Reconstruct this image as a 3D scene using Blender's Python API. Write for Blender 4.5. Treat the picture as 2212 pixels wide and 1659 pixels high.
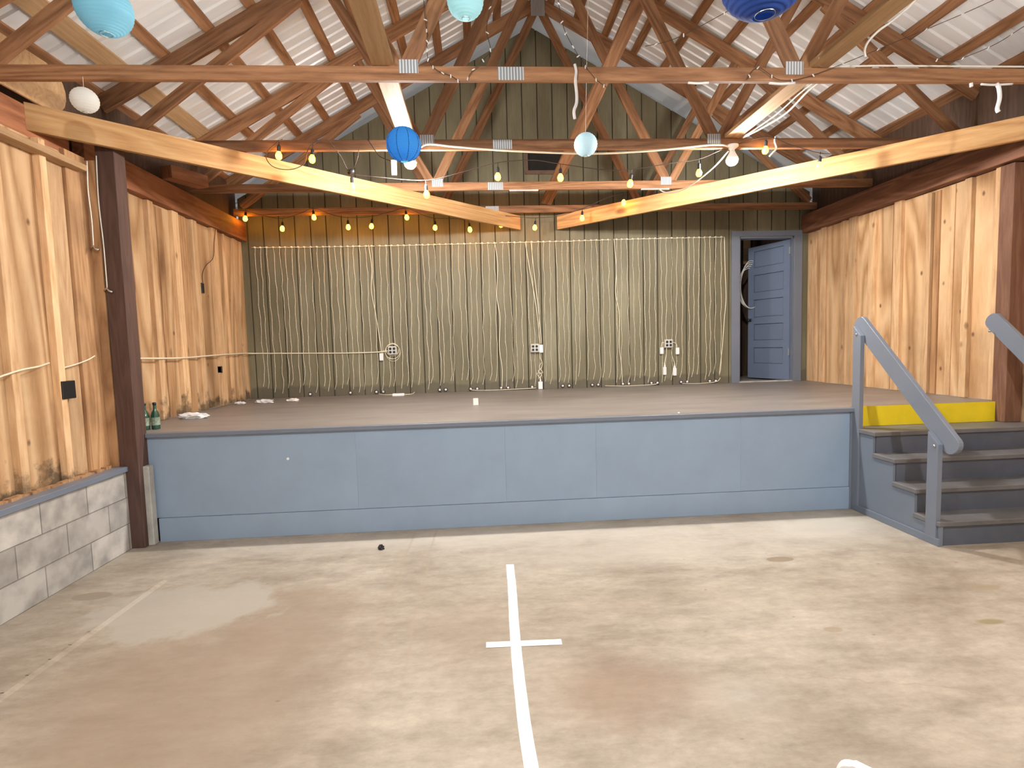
import bpy, bmesh, math, random
from mathutils import Vector, Matrix
random.seed(11)
for o in list(bpy.data.objects):
    bpy.data.objects.remove(o, do_unlink=True)
SC = bpy.context.scene
COL = SC.collection

# ------------------------------------------------------------------ camera
cd = bpy.data.cameras.new('camera')
cam = bpy.data.objects.new('camera', cd)
COL.objects.link(cam)
FW = Vector((0.06139257, 0.99537176, -0.07393248))
RT = Vector((0.99759115, -0.06358842, -0.02772035))
UP = Vector((0.0322933, 0.07205257, 0.99687791))
cam.matrix_world = Matrix(((RT.x, UP.x, -FW.x, 0), (RT.y, UP.y, -FW.y, 0), (RT.z, UP.z, -FW.z, 1.5274), (0, 0, 0, 1)))
cd.sensor_fit = 'HORIZONTAL'
cd.sensor_width = 36
cd.lens = 1147.44 / 2212 * 36
cd.clip_start = 0.02
SC.camera = cam

# ------------------------------------------------------------------ world, view, lights
SC.view_settings.view_transform = 'Standard'
SC.view_settings.look = 'None'
SC.view_settings.gamma = 1
SC.view_settings.use_curve_mapping = False
SC.view_settings.exposure = 0.3
w = bpy.data.worlds.new('daylight')
SC.world = w
w.use_nodes = True
bg = w.node_tree.nodes['Background']
bg.inputs[0].default_value = (0.93, 0.96, 1.0, 1)
bg.inputs[1].default_value = 0.4
LAMP_E = 2300.0        # white screw-in bulbs
EDISON_E = 45.0       # small amber bulbs

# added fill behind the photographer, standing in for daylight from an assumed open front
al = bpy.data.lights.new('front_fill', 'AREA')
al.shape = 'RECTANGLE'
al.size = 7.4
al.size_y = 2.8
al.energy = 40
al.color = (1.0, 0.97, 0.93)
ao = bpy.data.objects.new('front_fill', al)
COL.objects.link(ao)
ao.location = (0.8, -3.4, 1.9)
ao.rotation_euler = (math.radians(76), 0, 0)

# ------------------------------------------------------------------ helpers
WM = {}


def root(name, loc=(0, 0, 0), label=None, cat=None, group=None, kind=None):
    o = bpy.data.objects.new(name, None)
    o.empty_display_size = 0.1
    COL.objects.link(o)
    o.location = loc
    WM[o] = Matrix.Translation(loc)
    tag(o, label, cat, group, kind)
    return o


def tag(o, label=None, cat=None, group=None, kind=None):
    if label: o['label'] = label
    if cat: o['category'] = cat
    if group: o['group'] = group
    if kind: o['kind'] = kind
    return o


def link(name, me, mat, parent=None, M=None):
    """mesh data in local coordinates, M its world matrix"""
    if mat: me.materials.append(mat)
    o = bpy.data.objects.new(name, me)
    COL.objects.link(o)
    M = M or Matrix.Identity(4)
    if parent is None:
        o.matrix_basis = M
    else:
        o.parent = parent
        o.matrix_basis = WM[parent].inverted() @ M
    WM[o] = M
    return o


class MB:
    """collects world-space geometry for ONE mesh object"""
    def __init__(s):
        s.bm = bmesh.new()

    def box(s, a, b, M=None):
        x0, y0, z0 = a; x1, y1, z1 = b
        vs = [s.bm.verts.new(p) for p in ((x0, y0, z0), (x1, y0, z0), (x1, y1, z0), (x0, y1, z0),
                                          (x0, y0, z1), (x1, y0, z1), (x1, y1, z1), (x0, y1, z1))]
        if M:
            for v in vs: v.co = M @ v.co
        for f in ((3, 2, 1, 0), (4, 5, 6, 7), (0, 1, 5, 4), (1, 2, 6, 5), (2, 3, 7, 6), (3, 0, 4, 7)):
            s.bm.faces.new([vs[i] for i in f])
        return s

    def prism(s, poly, fn0, fn1):
        a = [s.bm.verts.new(fn0(p)) for p in poly]
        b = [s.bm.verts.new(fn1(p)) for p in poly]
        n = len(poly)
        s.bm.faces.new(a[::-1]); s.bm.faces.new(b)
        for i in range(n):
            s.bm.faces.new((a[i], a[(i + 1) % n], b[(i + 1) % n], b[i]))
        return s

    def tube(s, pts, r, n=6, r1=None):
        pts = [Vector(p) for p in pts]
        m = len(pts)
        rings = []
        prev = None
        for i, p in enumerate(pts):
            t = (pts[min(i + 1, m - 1)] - pts[max(i - 1, 0)])
            if t.length < 1e-9: t = Vector((0, 0, 1))
            t.normalize()
            if prev is None:
                a = Vector((0, 0, 1)) if abs(t.z) < .9 else Vector((1, 0, 0))
            else:
                a = prev
            u = (a - t * a.dot(t)).normalized()
            prev = u
            v = t.cross(u)
            rr = r if r1 is None else r + (r1 - r) * i / (m - 1)
            rings.append([s.bm.verts.new(p + (u * math.cos(2 * math.pi * k / n) + v * math.sin(2 * math.pi * k / n)) * rr) for k in range(n)])
        for i in range(m - 1):
            for k in range(n):
                s.bm.faces.new((rings[i][k], rings[i][(k + 1) % n], rings[i + 1][(k + 1) % n], rings[i + 1][k]))
        s.bm.faces.new(rings[0][::-1]); s.bm.faces.new(rings[-1])
        return s

    def lathe(s, prof, n=16, M=None, cap=True):
        """prof: (r, z) pairs"""
        rings = []
        for r, z in prof:
            if r < 1e-6:
                v = Vector((0, 0, z)); v = M @ v if M else v
                rings.append([s.bm.verts.new(v)])
            else:
                q = []
                for k in range(n):
                    v = Vector((r * math.cos(2 * math.pi * k / n), r * math.sin(2 * math.pi * k / n), z))
                    q.append(s.bm.verts.new(M @ v if M else v))
                rings.append(q)
        for a, b in zip(rings, rings[1:]):
            for k in range(n):
                k2 = (k + 1) % n
                if len(a) == 1: s.bm.faces.new((a[0], b[k2], b[k]))
                elif len(b) == 1: s.bm.faces.new((a[k], a[k2], b[0]))
                else: s.bm.faces.new((a[k], a[k2], b[k2], b[k]))
        if cap:
            if len(rings[0]) > 2: s.bm.faces.new(rings[0][::-1])
            if len(rings[-1]) > 2: s.bm.faces.new(rings[-1])
        return s

    def build(s, name, mat, parent=None, smooth=False, bevel=0, origin=None):
        if bevel:
            bmesh.ops.bevel(s.bm, geom=s.bm.edges[:], offset=bevel, segments=1, affect='EDGES')
        bmesh.ops.recalc_face_normals(s.bm, faces=s.bm.faces[:])
        if origin is None:
            vs = s.bm.verts
            c = Vector((sum(v.co.x for v in vs), sum(v.co.y for v in vs), sum(v.co.z for v in vs))) / max(1, len(vs))
            c.z = min(v.co.z for v in vs)
        else:
            c = Vector(origin)
        for v in s.bm.verts: v.co -= c
        me = bpy.data.meshes.new(name)
        s.bm.to_mesh(me); s.bm.free()
        if smooth:
            for p in me.polygons: p.use_smooth = True
        return link(name, me, mat, parent, Matrix.Translation(c))


def beam(name, p0, p1, th, ht, up, mat, parent=None, bevel=.003):
    """timber of section th x ht from p0 to p1, local X along the grain, ht measured along up"""
    p0 = Vector(p0); p1 = Vector(p1)
    x = (p1 - p0); L = x.length; x.normalize()
    up = Vector(up); z = (up - x * up.dot(x)).normalized(); y = z.cross(x)
    M = Matrix(((x.x, y.x, z.x, p0.x), (x.y, y.y, z.y, p0.y), (x.z, y.z, z.z, p0.z), (0, 0, 0, 1)))
    bm = bmesh.new()
    h = MB(); h.bm.free(); h.bm = bm
    h.box((0, -th / 2, -ht / 2), (L, th / 2, ht / 2))
    if bevel: bmesh.ops.bevel(bm, geom=bm.edges[:], offset=bevel, segments=1, affect='EDGES')
    bmesh.ops.recalc_face_normals(bm, faces=bm.faces[:])
    me = bpy.data.meshes.new(name)
    bm.to_mesh(me); bm.free()
    return link(name, me, mat, parent, M)


def sphere(name, c, r, mat, parent=None, seg=12, rings=8, sz=1.0):
    m = MB()
    prof = [(r * math.sin(math.pi * i / rings), -r * sz * math.cos(math.pi * i / rings)) for i in range(rings + 1)]
    prof[0] = (0, -r * sz); prof[-1] = (0, r * sz)
    m.lathe(prof, seg, Matrix.Translation(c))
    return m.build(name, mat, parent, smooth=True)


def spline(pts, n=6):
    pts = [Vector(p) for p in pts]
    out = []
    for i in range(len(pts) - 1):
        p0 = pts[max(i - 1, 0)]; p1 = pts[i]; p2 = pts[i + 1]; p3 = pts[min(i + 2, len(pts) - 1)]
        for k in range(n):
            t = k / n
            out.append(.5 * ((2 * p1) + (p2 - p0) * t + (2 * p0 - 5 * p1 + 4 * p2 - p3) * t * t + (3 * p1 - p0 - 3 * p2 + p3) * t ** 3))
    out.append(pts[-1])
    return out


# ------------------------------------------------------------------ materials
def nmat(name):
    m = bpy.data.materials.new(name)
    m.use_nodes = True
    nt = m.node_tree
    b = nt.nodes['Principled BSDF']
    return m, nt, b


def L(nt, a, b): nt.links.new(a, b)


def ramp(nt, stops):
    r = nt.nodes.new('ShaderNodeValToRGB')
    e = r.color_ramp.elements
    while len(e) < len(stops): e.new(0.5)
    for el, (p, c) in zip(e, stops):
        el.position = p; el.color = (*c, 1) if len(c) == 3 else c
    return r


def tex(nt, kind, vec, **kw):
    t = nt.nodes.new('ShaderNodeTex' + kind)
    for k, v in kw.items():
        if hasattr(t, k): setattr(t, k, v)
        else: t.inputs[k].default_value = v
    L(nt, vec, t.inputs['Vector'])
    return t


def mapping(nt, vec, scale=(1, 1, 1), loc=(0, 0, 0)):
    m = nt.nodes.new('ShaderNodeMapping')
    m.inputs['Scale'].default_value = scale
    m.inputs['Location'].default_value = loc
    L(nt, vec, m.inputs['Vector'])
    return m.outputs[0]


def mix(nt, fac, a, b, mode='MIX'):
    m = nt.nodes.new('ShaderNodeMix')
    m.data_type = 'RGBA'; m.blend_type = mode
    for sock, v in ((m.inputs[0], fac), (m.inputs[6], a), (m.inputs[7], b)):
        if isinstance(v, (int, float)): sock.default_value = v
        elif isinstance(v, tuple): sock.default_value = (*v, 1)
        else: L(nt, v, sock)
    return m.outputs[2]


def bump(nt, b, h, s=.3, d=.01):
    n = nt.nodes.new('ShaderNodeBump')
    n.inputs['Strength'].default_value = s
    n.inputs['Distance'].default_value = d
    L(nt, h, n.inputs['Height']); L(nt, n.outputs[0], b.inputs['Normal'])


def plain(name, c, rough=.6, metal=0.0, noise=0.0, ns=20):
    m, nt, b = nmat(name)
    b.inputs['Roughness'].default_value = rough
    b.inputs['Metallic'].default_value = metal
    b.inputs['Base Color'].default_value = (*c, 1)
    if noise:
        tc = nt.nodes.new('ShaderNodeTexCoord')
        n = tex(nt, 'Noise', tc.outputs['Object'], Scale=ns, Detail=4.0)
        r = ramp(nt, [(.3, tuple(v * (1 - noise) for v in c)), (.7, tuple(min(1, v * (1 + noise)) for v in c))])
        L(nt, n.outputs[0], r.inputs[0]); L(nt, r.outputs[0], b.inputs['Base Color'])
    return m


def emit(name, c, s):
    m, nt, b = nmat(name)
    b.inputs['Base Color'].default_value = (*c, 1)
    b.inputs['Emission Color'].default_value = (*c, 1)
    b.inputs['Emission Strength'].default_value = s
    return m


def wood(name, dark, mid, light, axis='X', knots=.6, ring=7.0, rough=.7, knotc=(.11, .045, .018), stain=0.0, cath=0.5, ks=1.0, mult=22.0, st=.09, mold=0):
    """grain runs along `axis` of the object; each object gets its own offset and tint"""
    m, nt, b = nmat(name)
    tc = nt.nodes.new('ShaderNodeTexCoord')
    oi = nt.nodes.new('ShaderNodeObjectInfo')
    add = nt.nodes.new('ShaderNodeVectorMath'); add.operation = 'MULTIPLY_ADD'
    comb = nt.nodes.new('ShaderNodeCombineXYZ')
    for i in range(3): L(nt, oi.outputs['Random'], comb.inputs[i])
    L(nt, comb.outputs[0], add.inputs[0]); add.inputs[1].default_value = (37, 53, 71)
    L(nt, tc.outputs['Object'], add.inputs[2])
    k = {'X': (st, 1, 1), 'Y': (1, st, 1), 'Z': (1, 1, st)}[axis]
    v = mapping(nt, add.outputs[0], k)
    n1 = tex(nt, 'Noise', v, Scale=ring * .55, Detail=2.0, Distortion=.4)
    # cathedral rings out of a smooth noise
    mu = nt.nodes.new('ShaderNodeMath'); mu.operation = 'MULTIPLY'; mu.inputs[1].default_value = mult
    L(nt, n1.outputs[0], mu.inputs[0])
    fr = nt.nodes.new('ShaderNodeMath'); fr.operation = 'PINGPONG'; fr.inputs[1].default_value = 1.0
    L(nt, mu.outputs[0], fr.inputs[0])
    n2 = tex(nt, 'Noise', v, Scale=42.0, Detail=5.0, Roughness=.7)
    n3 = tex(nt, 'Noise', v, Scale=2.2, Detail=3.0)
    ma = nt.nodes.new('ShaderNodeMath'); ma.operation = 'MULTIPLY'; ma.inputs[1].default_value = cath
    L(nt, fr.outputs[0], ma.inputs[0])
    mb = nt.nodes.new('ShaderNodeMath'); mb.operation = 'MULTIPLY_ADD'; mb.inputs[1].default_value = 1 - cath
    L(nt, n2.outputs[0], mb.inputs[0]); L(nt, ma.outputs[0], mb.inputs[2])
    r = ramp(nt, [(.22, dark), (.47, mid), (.72, light)])
    L(nt, mb.outputs[0], r.inputs[0])
    r3 = ramp(nt, [(.3, (.72, .68, .64)), (.7, (1.12, 1.1, 1.06))])
    L(nt, n3.outputs[0], r3.inputs[0])
    c = mix(nt, .8, r.outputs[0], r3.outputs[0], 'MULTIPLY')
    # knots
    if knots:
        k2 = {'X': (.45, 1, 1), 'Y': (1, .45, 1), 'Z': (1, 1, .65)}[axis]
        vo = tex(nt, 'Voronoi', mapping(nt, add.outputs[0], tuple(a * 2.6 * ks for a in k2)), Scale=1.0, Randomness=1.0)
        kr = ramp(nt, [(.05, (1, 1, 1)), (.12, (0, 0, 0))])
        L(nt, vo.outputs['Distance'], kr.inputs[0])
        km = nt.nodes.new('ShaderNodeMath'); km.operation = 'MULTIPLY'; km.inputs[1].default_value = knots
        L(nt, kr.outputs[0], km.inputs[0])
        c = mix(nt, km.outputs[0], c, knotc)
    if stain:
        n4 = tex(nt, 'Noise', add.outputs[0], Scale=1.3, Detail=5.0, Roughness=.6)
        sr = ramp(nt, [(.5, (0, 0, 0)), (.72, (stain, stain, stain))])
        L(nt, n4.outputs[0], sr.inputs[0])
        c = mix(nt, sr.outputs[0], c, tuple(a * .35 for a in dark))
    if mold:
        # damp blackened foot of the boards, ragged edge
        sz_ = nt.nodes.new('ShaderNodeSeparateXYZ'); L(nt, tc.outputs['Object'], sz_.inputs[0])
        n5 = tex(nt, 'Noise', add.outputs[0], Scale=4.5, Detail=6.0, Roughness=.65)
        q5 = nt.nodes.new('ShaderNodeMath'); q5.operation = 'MULTIPLY_ADD'; q5.inputs[1].default_value = -.9
        L(nt, n5.outputs[0], q5.inputs[0]); L(nt, sz_.outputs[2], q5.inputs[2])
        q6 = nt.nodes.new('ShaderNodeMath'); q6.operation = 'ADD'; q6.inputs[1].default_value = .46
        L(nt, q5.outputs[0], q6.inputs[0])
        r5 = ramp(nt, [(.0, (mold, mold, mold)), (.13, (0, 0, 0))]); L(nt, q6.outputs[0], r5.inputs[0])
        c = mix(nt, r5.outputs[0], c, (.05, .035, .02))
    # tint per board
    hs = nt.nodes.new('ShaderNodeHueSaturation')
    mr = nt.nodes.new('ShaderNodeMapRange')
    mr.inputs['To Min'].default_value = .82; mr.inputs['To Max'].default_value = 1.16
    L(nt, oi.outputs['Random'], mr.inputs['Value']); L(nt, mr.outputs[0], hs.inputs['Value'])
    L(nt, c, hs.inputs['Color'])
    L(nt, hs.outputs[0], b.inputs['Base Color'])
    b.inputs['Roughness'].default_value = rough
    bump(nt, b, mb.outputs[0], .25, .004)
    return m


M_truss = wood('truss_pine', (.13, .058, .024), (.27, .13, .06), (.40, .21, .105), 'X', knots=.5, cath=.25)
M_brace = wood('pale_fir', (.44, .23, .085), (.57, .33, .14), (.68, .44, .21), 'X', knots=.75, cath=.3)
M_board = wood('dull_board', (.40, .25, .12), (.52, .34, .18), (.62, .42, .24), 'X', knots=.4, cath=.2)
M_ply = wood('plywood', (.42, .24, .11), (.58, .37, .20), (.70, .49, .29), 'Z', knots=.85, ring=2.6, cath=.55, stain=.3, ks=2.3, mult=26.0, st=.13)
M_batten = wood('batten_wood', (.48, .28, .14), (.66, .43, .24), (.78, .56, .34), 'Z', knots=.6, cath=.2, stain=.3, ks=1.6)
M_oldboard = wood('weathered_board', (.30, .15, .07), (.44, .25, .12), (.52, .32, .17), 'Z', knots=.6, cath=.4, stain=.5)
M_post = wood('creosote_post', (.055, .03, .024), (.085, .045, .035), (.12, .065, .05), 'Z', knots=.4, cath=.2)
M_postR = wood('brown_post', (.13, .06, .035), (.19, .09, .055), (.26, .14, .09), 'Z', knots=.3, cath=.2)
M_headerL = wood('red_header', (.24, .085, .035), (.38, .15, .07), (.5, .22, .11), 'X', knots=.3, cath=.3, stain=.5)
M_headerR = wood('dark_header', (.12, .05, .028), (.18, .08, .045), (.26, .12, .07), 'X', knots=.3, cath=.3, stain=.3)
M_plyL = wood('plywood_damp', (.42, .24, .11), (.58, .37, .20), (.70, .49, .29), 'Z', knots=.85, ring=2.6, cath=.55, stain=.3, ks=2.3, mult=26.0, st=.13, mold=.85)
M_battenL = wood('batten_damp', (.48, .28, .14), (.66, .43, .24), (.78, .56, .34), 'Z', knots=.6, cath=.2, stain=.3, ks=1.6, mold=.75)
M_darkwood = wood('dark_boards', (.05, .028, .02), (.08, .045, .03), (.12, .07, .05), 'Z', knots=.2, cath=.2)
M_dark = plain('dark_gap', (.012, .01, .009), .9)


def paint(name, c, rough=.45, dirt=.12, scale=2.0, spec=.5):
    m, nt, b = nmat(name)
    tc = nt.nodes.new('ShaderNodeTexCoord')
    n = tex(nt, 'Noise', tc.outputs['Object'], Scale=scale, Detail=6.0, Roughness=.6)
    r = ramp(nt, [(.3, tuple(v * (1 - dirt) for v in c)), (.7, tuple(v * (1 + dirt) for v in c))])
    L(nt, n.outputs[0], r.inputs[0]); L(nt, r.outputs[0], b.inputs['Base Color'])
    b.inputs['Roughness'].default_value = rough
    b.inputs['Specular IOR Level'].default_value = spec
    n2 = tex(nt, 'Noise', tc.outputs['Object'], Scale=90.0, Detail=3.0)
    bump(nt, b, n2.outputs[0], .12, .002)
    return m


M_blue = paint('slate_paint', (.265, .355, .475), .42, .07)
M_bluet = paint('slate_paint_trim', (.165, .19, .24), .4, .06)
M_skirt = paint('skirt_paint', (.15, .18, .23), .42, .08)
M_tread = paint('worn_tread', (.125, .125, .13), .45, .25, 3)
M_stair = paint('stair_grey_paint', (.085, .10, .132), .42, .15, 4)
M_yellow = paint('yellow_paint', (.85, .66, .02), .4, .1, 3)
M_door = paint('door_paint', (.15, .19, .28), .35, .05)


def mk_floor():
    m, nt, b = nmat('concrete_floor')
    tc = nt.nodes.new('ShaderNodeTexCoord')
    P = tc.outputs['Object']
    n1 = tex(nt, 'Noise', P, Scale=.85, Detail=8.0, Roughness=.62, Distortion=.5)
    n2 = tex(nt, 'Noise', mapping(nt, P, (1, 2.4, 1), (3, 7, 0)), Scale=2.6, Detail=9.0, Roughness=.7)
    n3 = tex(nt, 'Noise', mapping(nt, P, (1, 1.8, 1)), Scale=14.0, Detail=8.0, Roughness=.75)
    r1 = ramp(nt, [(.33, (.27, .225, .175)), (.46, (.33, .285, .23)), (.60, (.39, .345, .285)), (.75, (.45, .405, .345))])
    L(nt, n1.outputs[0], r1.inputs[0])
    r2 = ramp(nt, [(.34, (.72, .69, .66)), (.5, (.96, .955, .95)), (.66, (1.16, 1.16, 1.16))])
    L(nt, n2.outputs[0], r2.inputs[0])
    c = mix(nt, .85, r1.outputs[0], r2.outputs[0], 'MULTIPLY')
    r3 = ramp(nt, [(.32, (.80, .79, .77)), (.66, (1.12, 1.12, 1.12))])
    L(nt, n3.outputs[0], r3.inputs[0])
    c = mix(nt, .7, c, r3.outputs[0], 'MULTIPLY')

    def spot(cx, cy, rx, ry, edge, col, amt, wob=.5, c=None):
        v = mapping(nt, P, (1 / rx, 1 / ry, 0), (-cx / rx, -cy / ry, 0))
        wn = tex(nt, 'Noise', P, Scale=3.0, Detail=6.0, Roughness=.65)
        ln = nt.nodes.new('ShaderNodeVectorMath'); ln.operation = 'LENGTH'
        L(nt, v, ln.inputs[0])
        ad = nt.nodes.new('ShaderNodeMath'); ad.operation = 'MULTIPLY_ADD'; ad.inputs[1].default_value = wob
        L(nt, wn.outputs[0], ad.inputs[0]); L(nt, ln.outputs['Value'], ad.inputs[2])
        rr = ramp(nt, [(max(0, 1.0 - edge), (amt, amt, amt)), (1.0, (0, 0, 0))])
        sc = nt.nodes.new('ShaderNodeMath'); sc.operation = 'MULTIPLY'; sc.inputs[1].default_value = 1 / (1 + wob * .5)
        L(nt, ad.outputs[0], sc.inputs[0]); L(nt, sc.outputs[0], rr.inputs[0])
        return mix(nt, rr.outputs[0], c, col)
    BR = (.265, .20, .145)
    # brown water stains, the pale patch beside the left one, and small marks
    c = spot(-1.35, 2.35, .85, .95, .35, BR, .62, .9, c)
    c = spot(-1.15, 3.05, .5, .45, .25, BR, .5, .7, c)
    c = spot(.62, 2.2, .5, .33, .5, (.25, .17, .115), .55, 1.0, c)
    c = spot(-.1, 2.75, .4, .5, .5, BR, .35, .8, c)
    c = spot(-1.82, 3.2, .55, .36, .12, (.39, .365, .315), .8, 1.6, c)
    c = spot(1.05, 3.75, 1.5, .4, .5, (.49, .45, .385), .5, .9, c)
    c = spot(.2, 4.15, 3.2, .28, .6, (.52, .485, .425), .6, .6, c)  # paler concrete colour along the stage foot, stretched to offset the shadow there
    c = spot(2.7, 4.0, .9, .5, .5, (.55, .52, .46), .7, .8, c)
    c = spot(1.06, 2.1, .26, .17, .9, (.47, .44, .39), .6, 1.3, c)
    c = spot(2.031, 3.443, .10, .045, .1, (.22, .17, .11), .8, .25, c)
    c = spot(-2.513, 3.449, .13, .06, .1, (.26, .21, .16), .85, .25, c)
    c = spot(2.65, 2.54, .09, .03, .3, (.20, .17, .07), .7, .4, c)
    c = spot(2.98, 2.9, .12, .04, .2, (.30, .24, .16), .7, .4, c)
    c = spot(1.799, 2.558, .055, .03, .2, (.28, .22, .15), .7, .3, c)
    vs_ = tex(nt, 'Voronoi', mapping(nt, P, (5.5, 9, 0)), Scale=1.0)
    sr_ = ramp(nt, [(.035, (.7, .7, .7)), (.075, (0, 0, 0))]); L(nt, vs_.outputs['Distance'], sr_.inputs[0])
    nm_ = tex(nt, 'Noise', P, Scale=1.7, Detail=2.0)
    sm_ = ramp(nt, [(.48, (0, 0, 0)), (.6, (1, 1, 1))]); L(nt, nm_.outputs[0], sm_.inputs[0])
    sp_ = nt.nodes.new('ShaderNodeMath'); sp_.operation = 'MULTIPLY'; L(nt, sr_.outputs[0], sp_.inputs[0]); L(nt, sm_.outputs[0], sp_.inputs[1])
    c = mix(nt, sp_.outputs[0], c, (.17, .135, .095))
    # trowel lines running towards the stage
    sx = nt.nodes.new('ShaderNodeSeparateXYZ')
    wv = tex(nt, 'Noise', mapping(nt, P, (.3, .6, 1)), Scale=2.0, Detail=3.0)
    av = nt.nodes.new('ShaderNodeVectorMath'); av.operation = 'MULTIPLY_ADD'; av.inputs[1].default_value = (.10, 0, 0)
    L(nt, wv.outputs['Color'], av.inputs[0]); L(nt, P, av.inputs[2]); L(nt, av.outputs[0], sx.inputs[0])
    for x0, wd, amt in ((-.405, .014, .6), (-.575, .016, .55), (-.62, .05, .15)):
        q = nt.nodes.new('ShaderNodeMath'); q.operation = 'SUBTRACT'; q.inputs[1].default_value = x0 + .05
        L(nt, sx.outputs[0], q.inputs[0])
        a = nt.nodes.new('ShaderNodeMath'); a.operation = 'ABSOLUTE'; L(nt, q.outputs[0], a.inputs[0])
        rr = ramp(nt, [(0, (amt, amt, amt)), (wd, (0, 0, 0))]); L(nt, a.outputs[0], rr.inputs[0])
        fd = nt.nodes.new('ShaderNodeMapRange'); fd.inputs['From Min'].default_value = 1.9; fd.inputs['From Max'].default_value = 2.6
        L(nt, sx.outputs[1], fd.inputs['Value'])
        mm = nt.nodes.new('ShaderNodeMath'); mm.operation = 'MULTIPLY'
        L(nt, rr.outputs[0], mm.inputs[0]); L(nt, fd.outputs[0], mm.inputs[1])
        c = mix(nt, mm.outputs[0], c, (.33, .27, .20))
    # one hairline crack wandering off to the right
    cn = tex(nt, 'Noise', mapping(nt, P, (1, 1, 0)), Scale=3.5, Detail=6.0)
    s2 = nt.nodes.new('ShaderNodeSeparateXYZ'); L(nt, P, s2.inputs[0])
    l1 = nt.nodes.new('ShaderNodeMath'); l1.operation = 'MULTIPLY_ADD'; l1.inputs[1].default_value = .28; L(nt, s2.outputs[0], l1.inputs[0]); L(nt, s2.outputs[1], l1.inputs[2])
    l2 = nt.nodes.new('ShaderNodeMath'); l2.operation = 'MULTIPLY_ADD'; l2.inputs[1].default_value = .22; L(nt, cn.outputs[0], l2.inputs[0]); L(nt, l1.outputs[0], l2.inputs[2])
    l3 = nt.nodes.new('ShaderNodeMath'); l3.operation = 'SUBTRACT'; l3.inputs[1].default_value = 2.72; L(nt, l2.outputs[0], l3.inputs[0])
    l4 = nt.nodes.new('ShaderNodeMath'); l4.operation = 'ABSOLUTE'; L(nt, l3.outputs[0], l4.inputs[0])
    cr = ramp(nt, [(0, (.45, .45, .45)), (.007, (0, 0, 0))]); L(nt, l4.outputs[0], cr.inputs[0])
    mk = nt.nodes.new('ShaderNodeMapRange'); mk.inputs['From Min'].default_value = 1.1; mk.inputs['From Max'].default_value = 1.5; L(nt, s2.outputs[0], mk.inputs['Value'])
    m5 = nt.nodes.new('ShaderNodeMath'); m5.operation = 'MULTIPLY'; L(nt, cr.outputs[0], m5.inputs[0]); L(nt, mk.outputs[0], m5.inputs[1])
    c = mix(nt, m5.outputs[0], c, (.27, .21, .15))
    L(nt, c, b.inputs['Base Color'])
    b.inputs['Roughness'].default_value = .55
    b.inputs['Specular IOR Level'].default_value = .35
    bump(nt, b, n2.outputs[0], .15, .01)
    return m


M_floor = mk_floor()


def mk_deck():
    m, nt, b = nmat('worn_stage_deck')
    tc = nt.nodes.new('ShaderNodeTexCoord'); P = tc.outputs['Object']
    n1 = tex(nt, 'Noise', mapping(nt, P, (.6, 2.2, 1)), Scale=2.0, Detail=8.0, Roughness=.6)
    r1 = ramp(nt, [(.3, (.17, .15, .135)), (.5, (.215, .19, .172)), (.72, (.26, .238, .22))])
    L(nt, n1.outputs[0], r1.inputs[0])
    L(nt, r1.outputs[0], b.inputs['Base Color'])
    b.inputs['Roughness'].default_value = .42
    return m


M_deck = mk_deck()


def mk_siding():
    m, nt, b = nmat('olive_siding')
    tc = nt.nodes.new('ShaderNodeTexCoord'); P = tc.outputs['Object']
    n1 = tex(nt, 'Noise', mapping(nt, P, (1, 1, .3)), Scale=1.6, Detail=7.0, Roughness=.62)
    n2 = tex(nt, 'Noise', mapping(nt, P, (1, 1, .06)), Scale=60.0, Detail=4.0)
    r1 = ramp(nt, [(.3, (.12, .105, .062)), (.5, (.178, .16, .098)), (.7, (.25, .23, .15))])
    L(nt, n1.outputs[0], r1.inputs[0])
    r2 = ramp(nt, [(.3, (.86, .86, .86)), (.7, (1.1, 1.1, 1.1))]); L(nt, n2.outputs[0], r2.inputs[0])
    c = mix(nt, .8, r1.outputs[0], r2.outputs[0], 'MULTIPLY')
    # darker ragged line along the bottom edge
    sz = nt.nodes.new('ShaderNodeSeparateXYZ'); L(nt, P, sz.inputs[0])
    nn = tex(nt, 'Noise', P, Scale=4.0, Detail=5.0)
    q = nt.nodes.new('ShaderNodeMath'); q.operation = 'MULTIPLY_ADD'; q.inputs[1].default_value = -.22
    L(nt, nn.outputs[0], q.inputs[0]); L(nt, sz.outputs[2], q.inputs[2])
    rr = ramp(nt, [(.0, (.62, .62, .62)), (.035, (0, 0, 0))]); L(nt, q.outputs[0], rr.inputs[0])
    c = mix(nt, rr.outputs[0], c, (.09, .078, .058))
    L(nt, c, b.inputs['Base Color'])
    b.inputs['Roughness'].default_value = .6
    bump(nt, b, n2.outputs[0], .3, .004)
    return m


M_siding = mk_siding()
M_groove = plain('siding_groove', (.05, .043, .028), .9)


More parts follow.
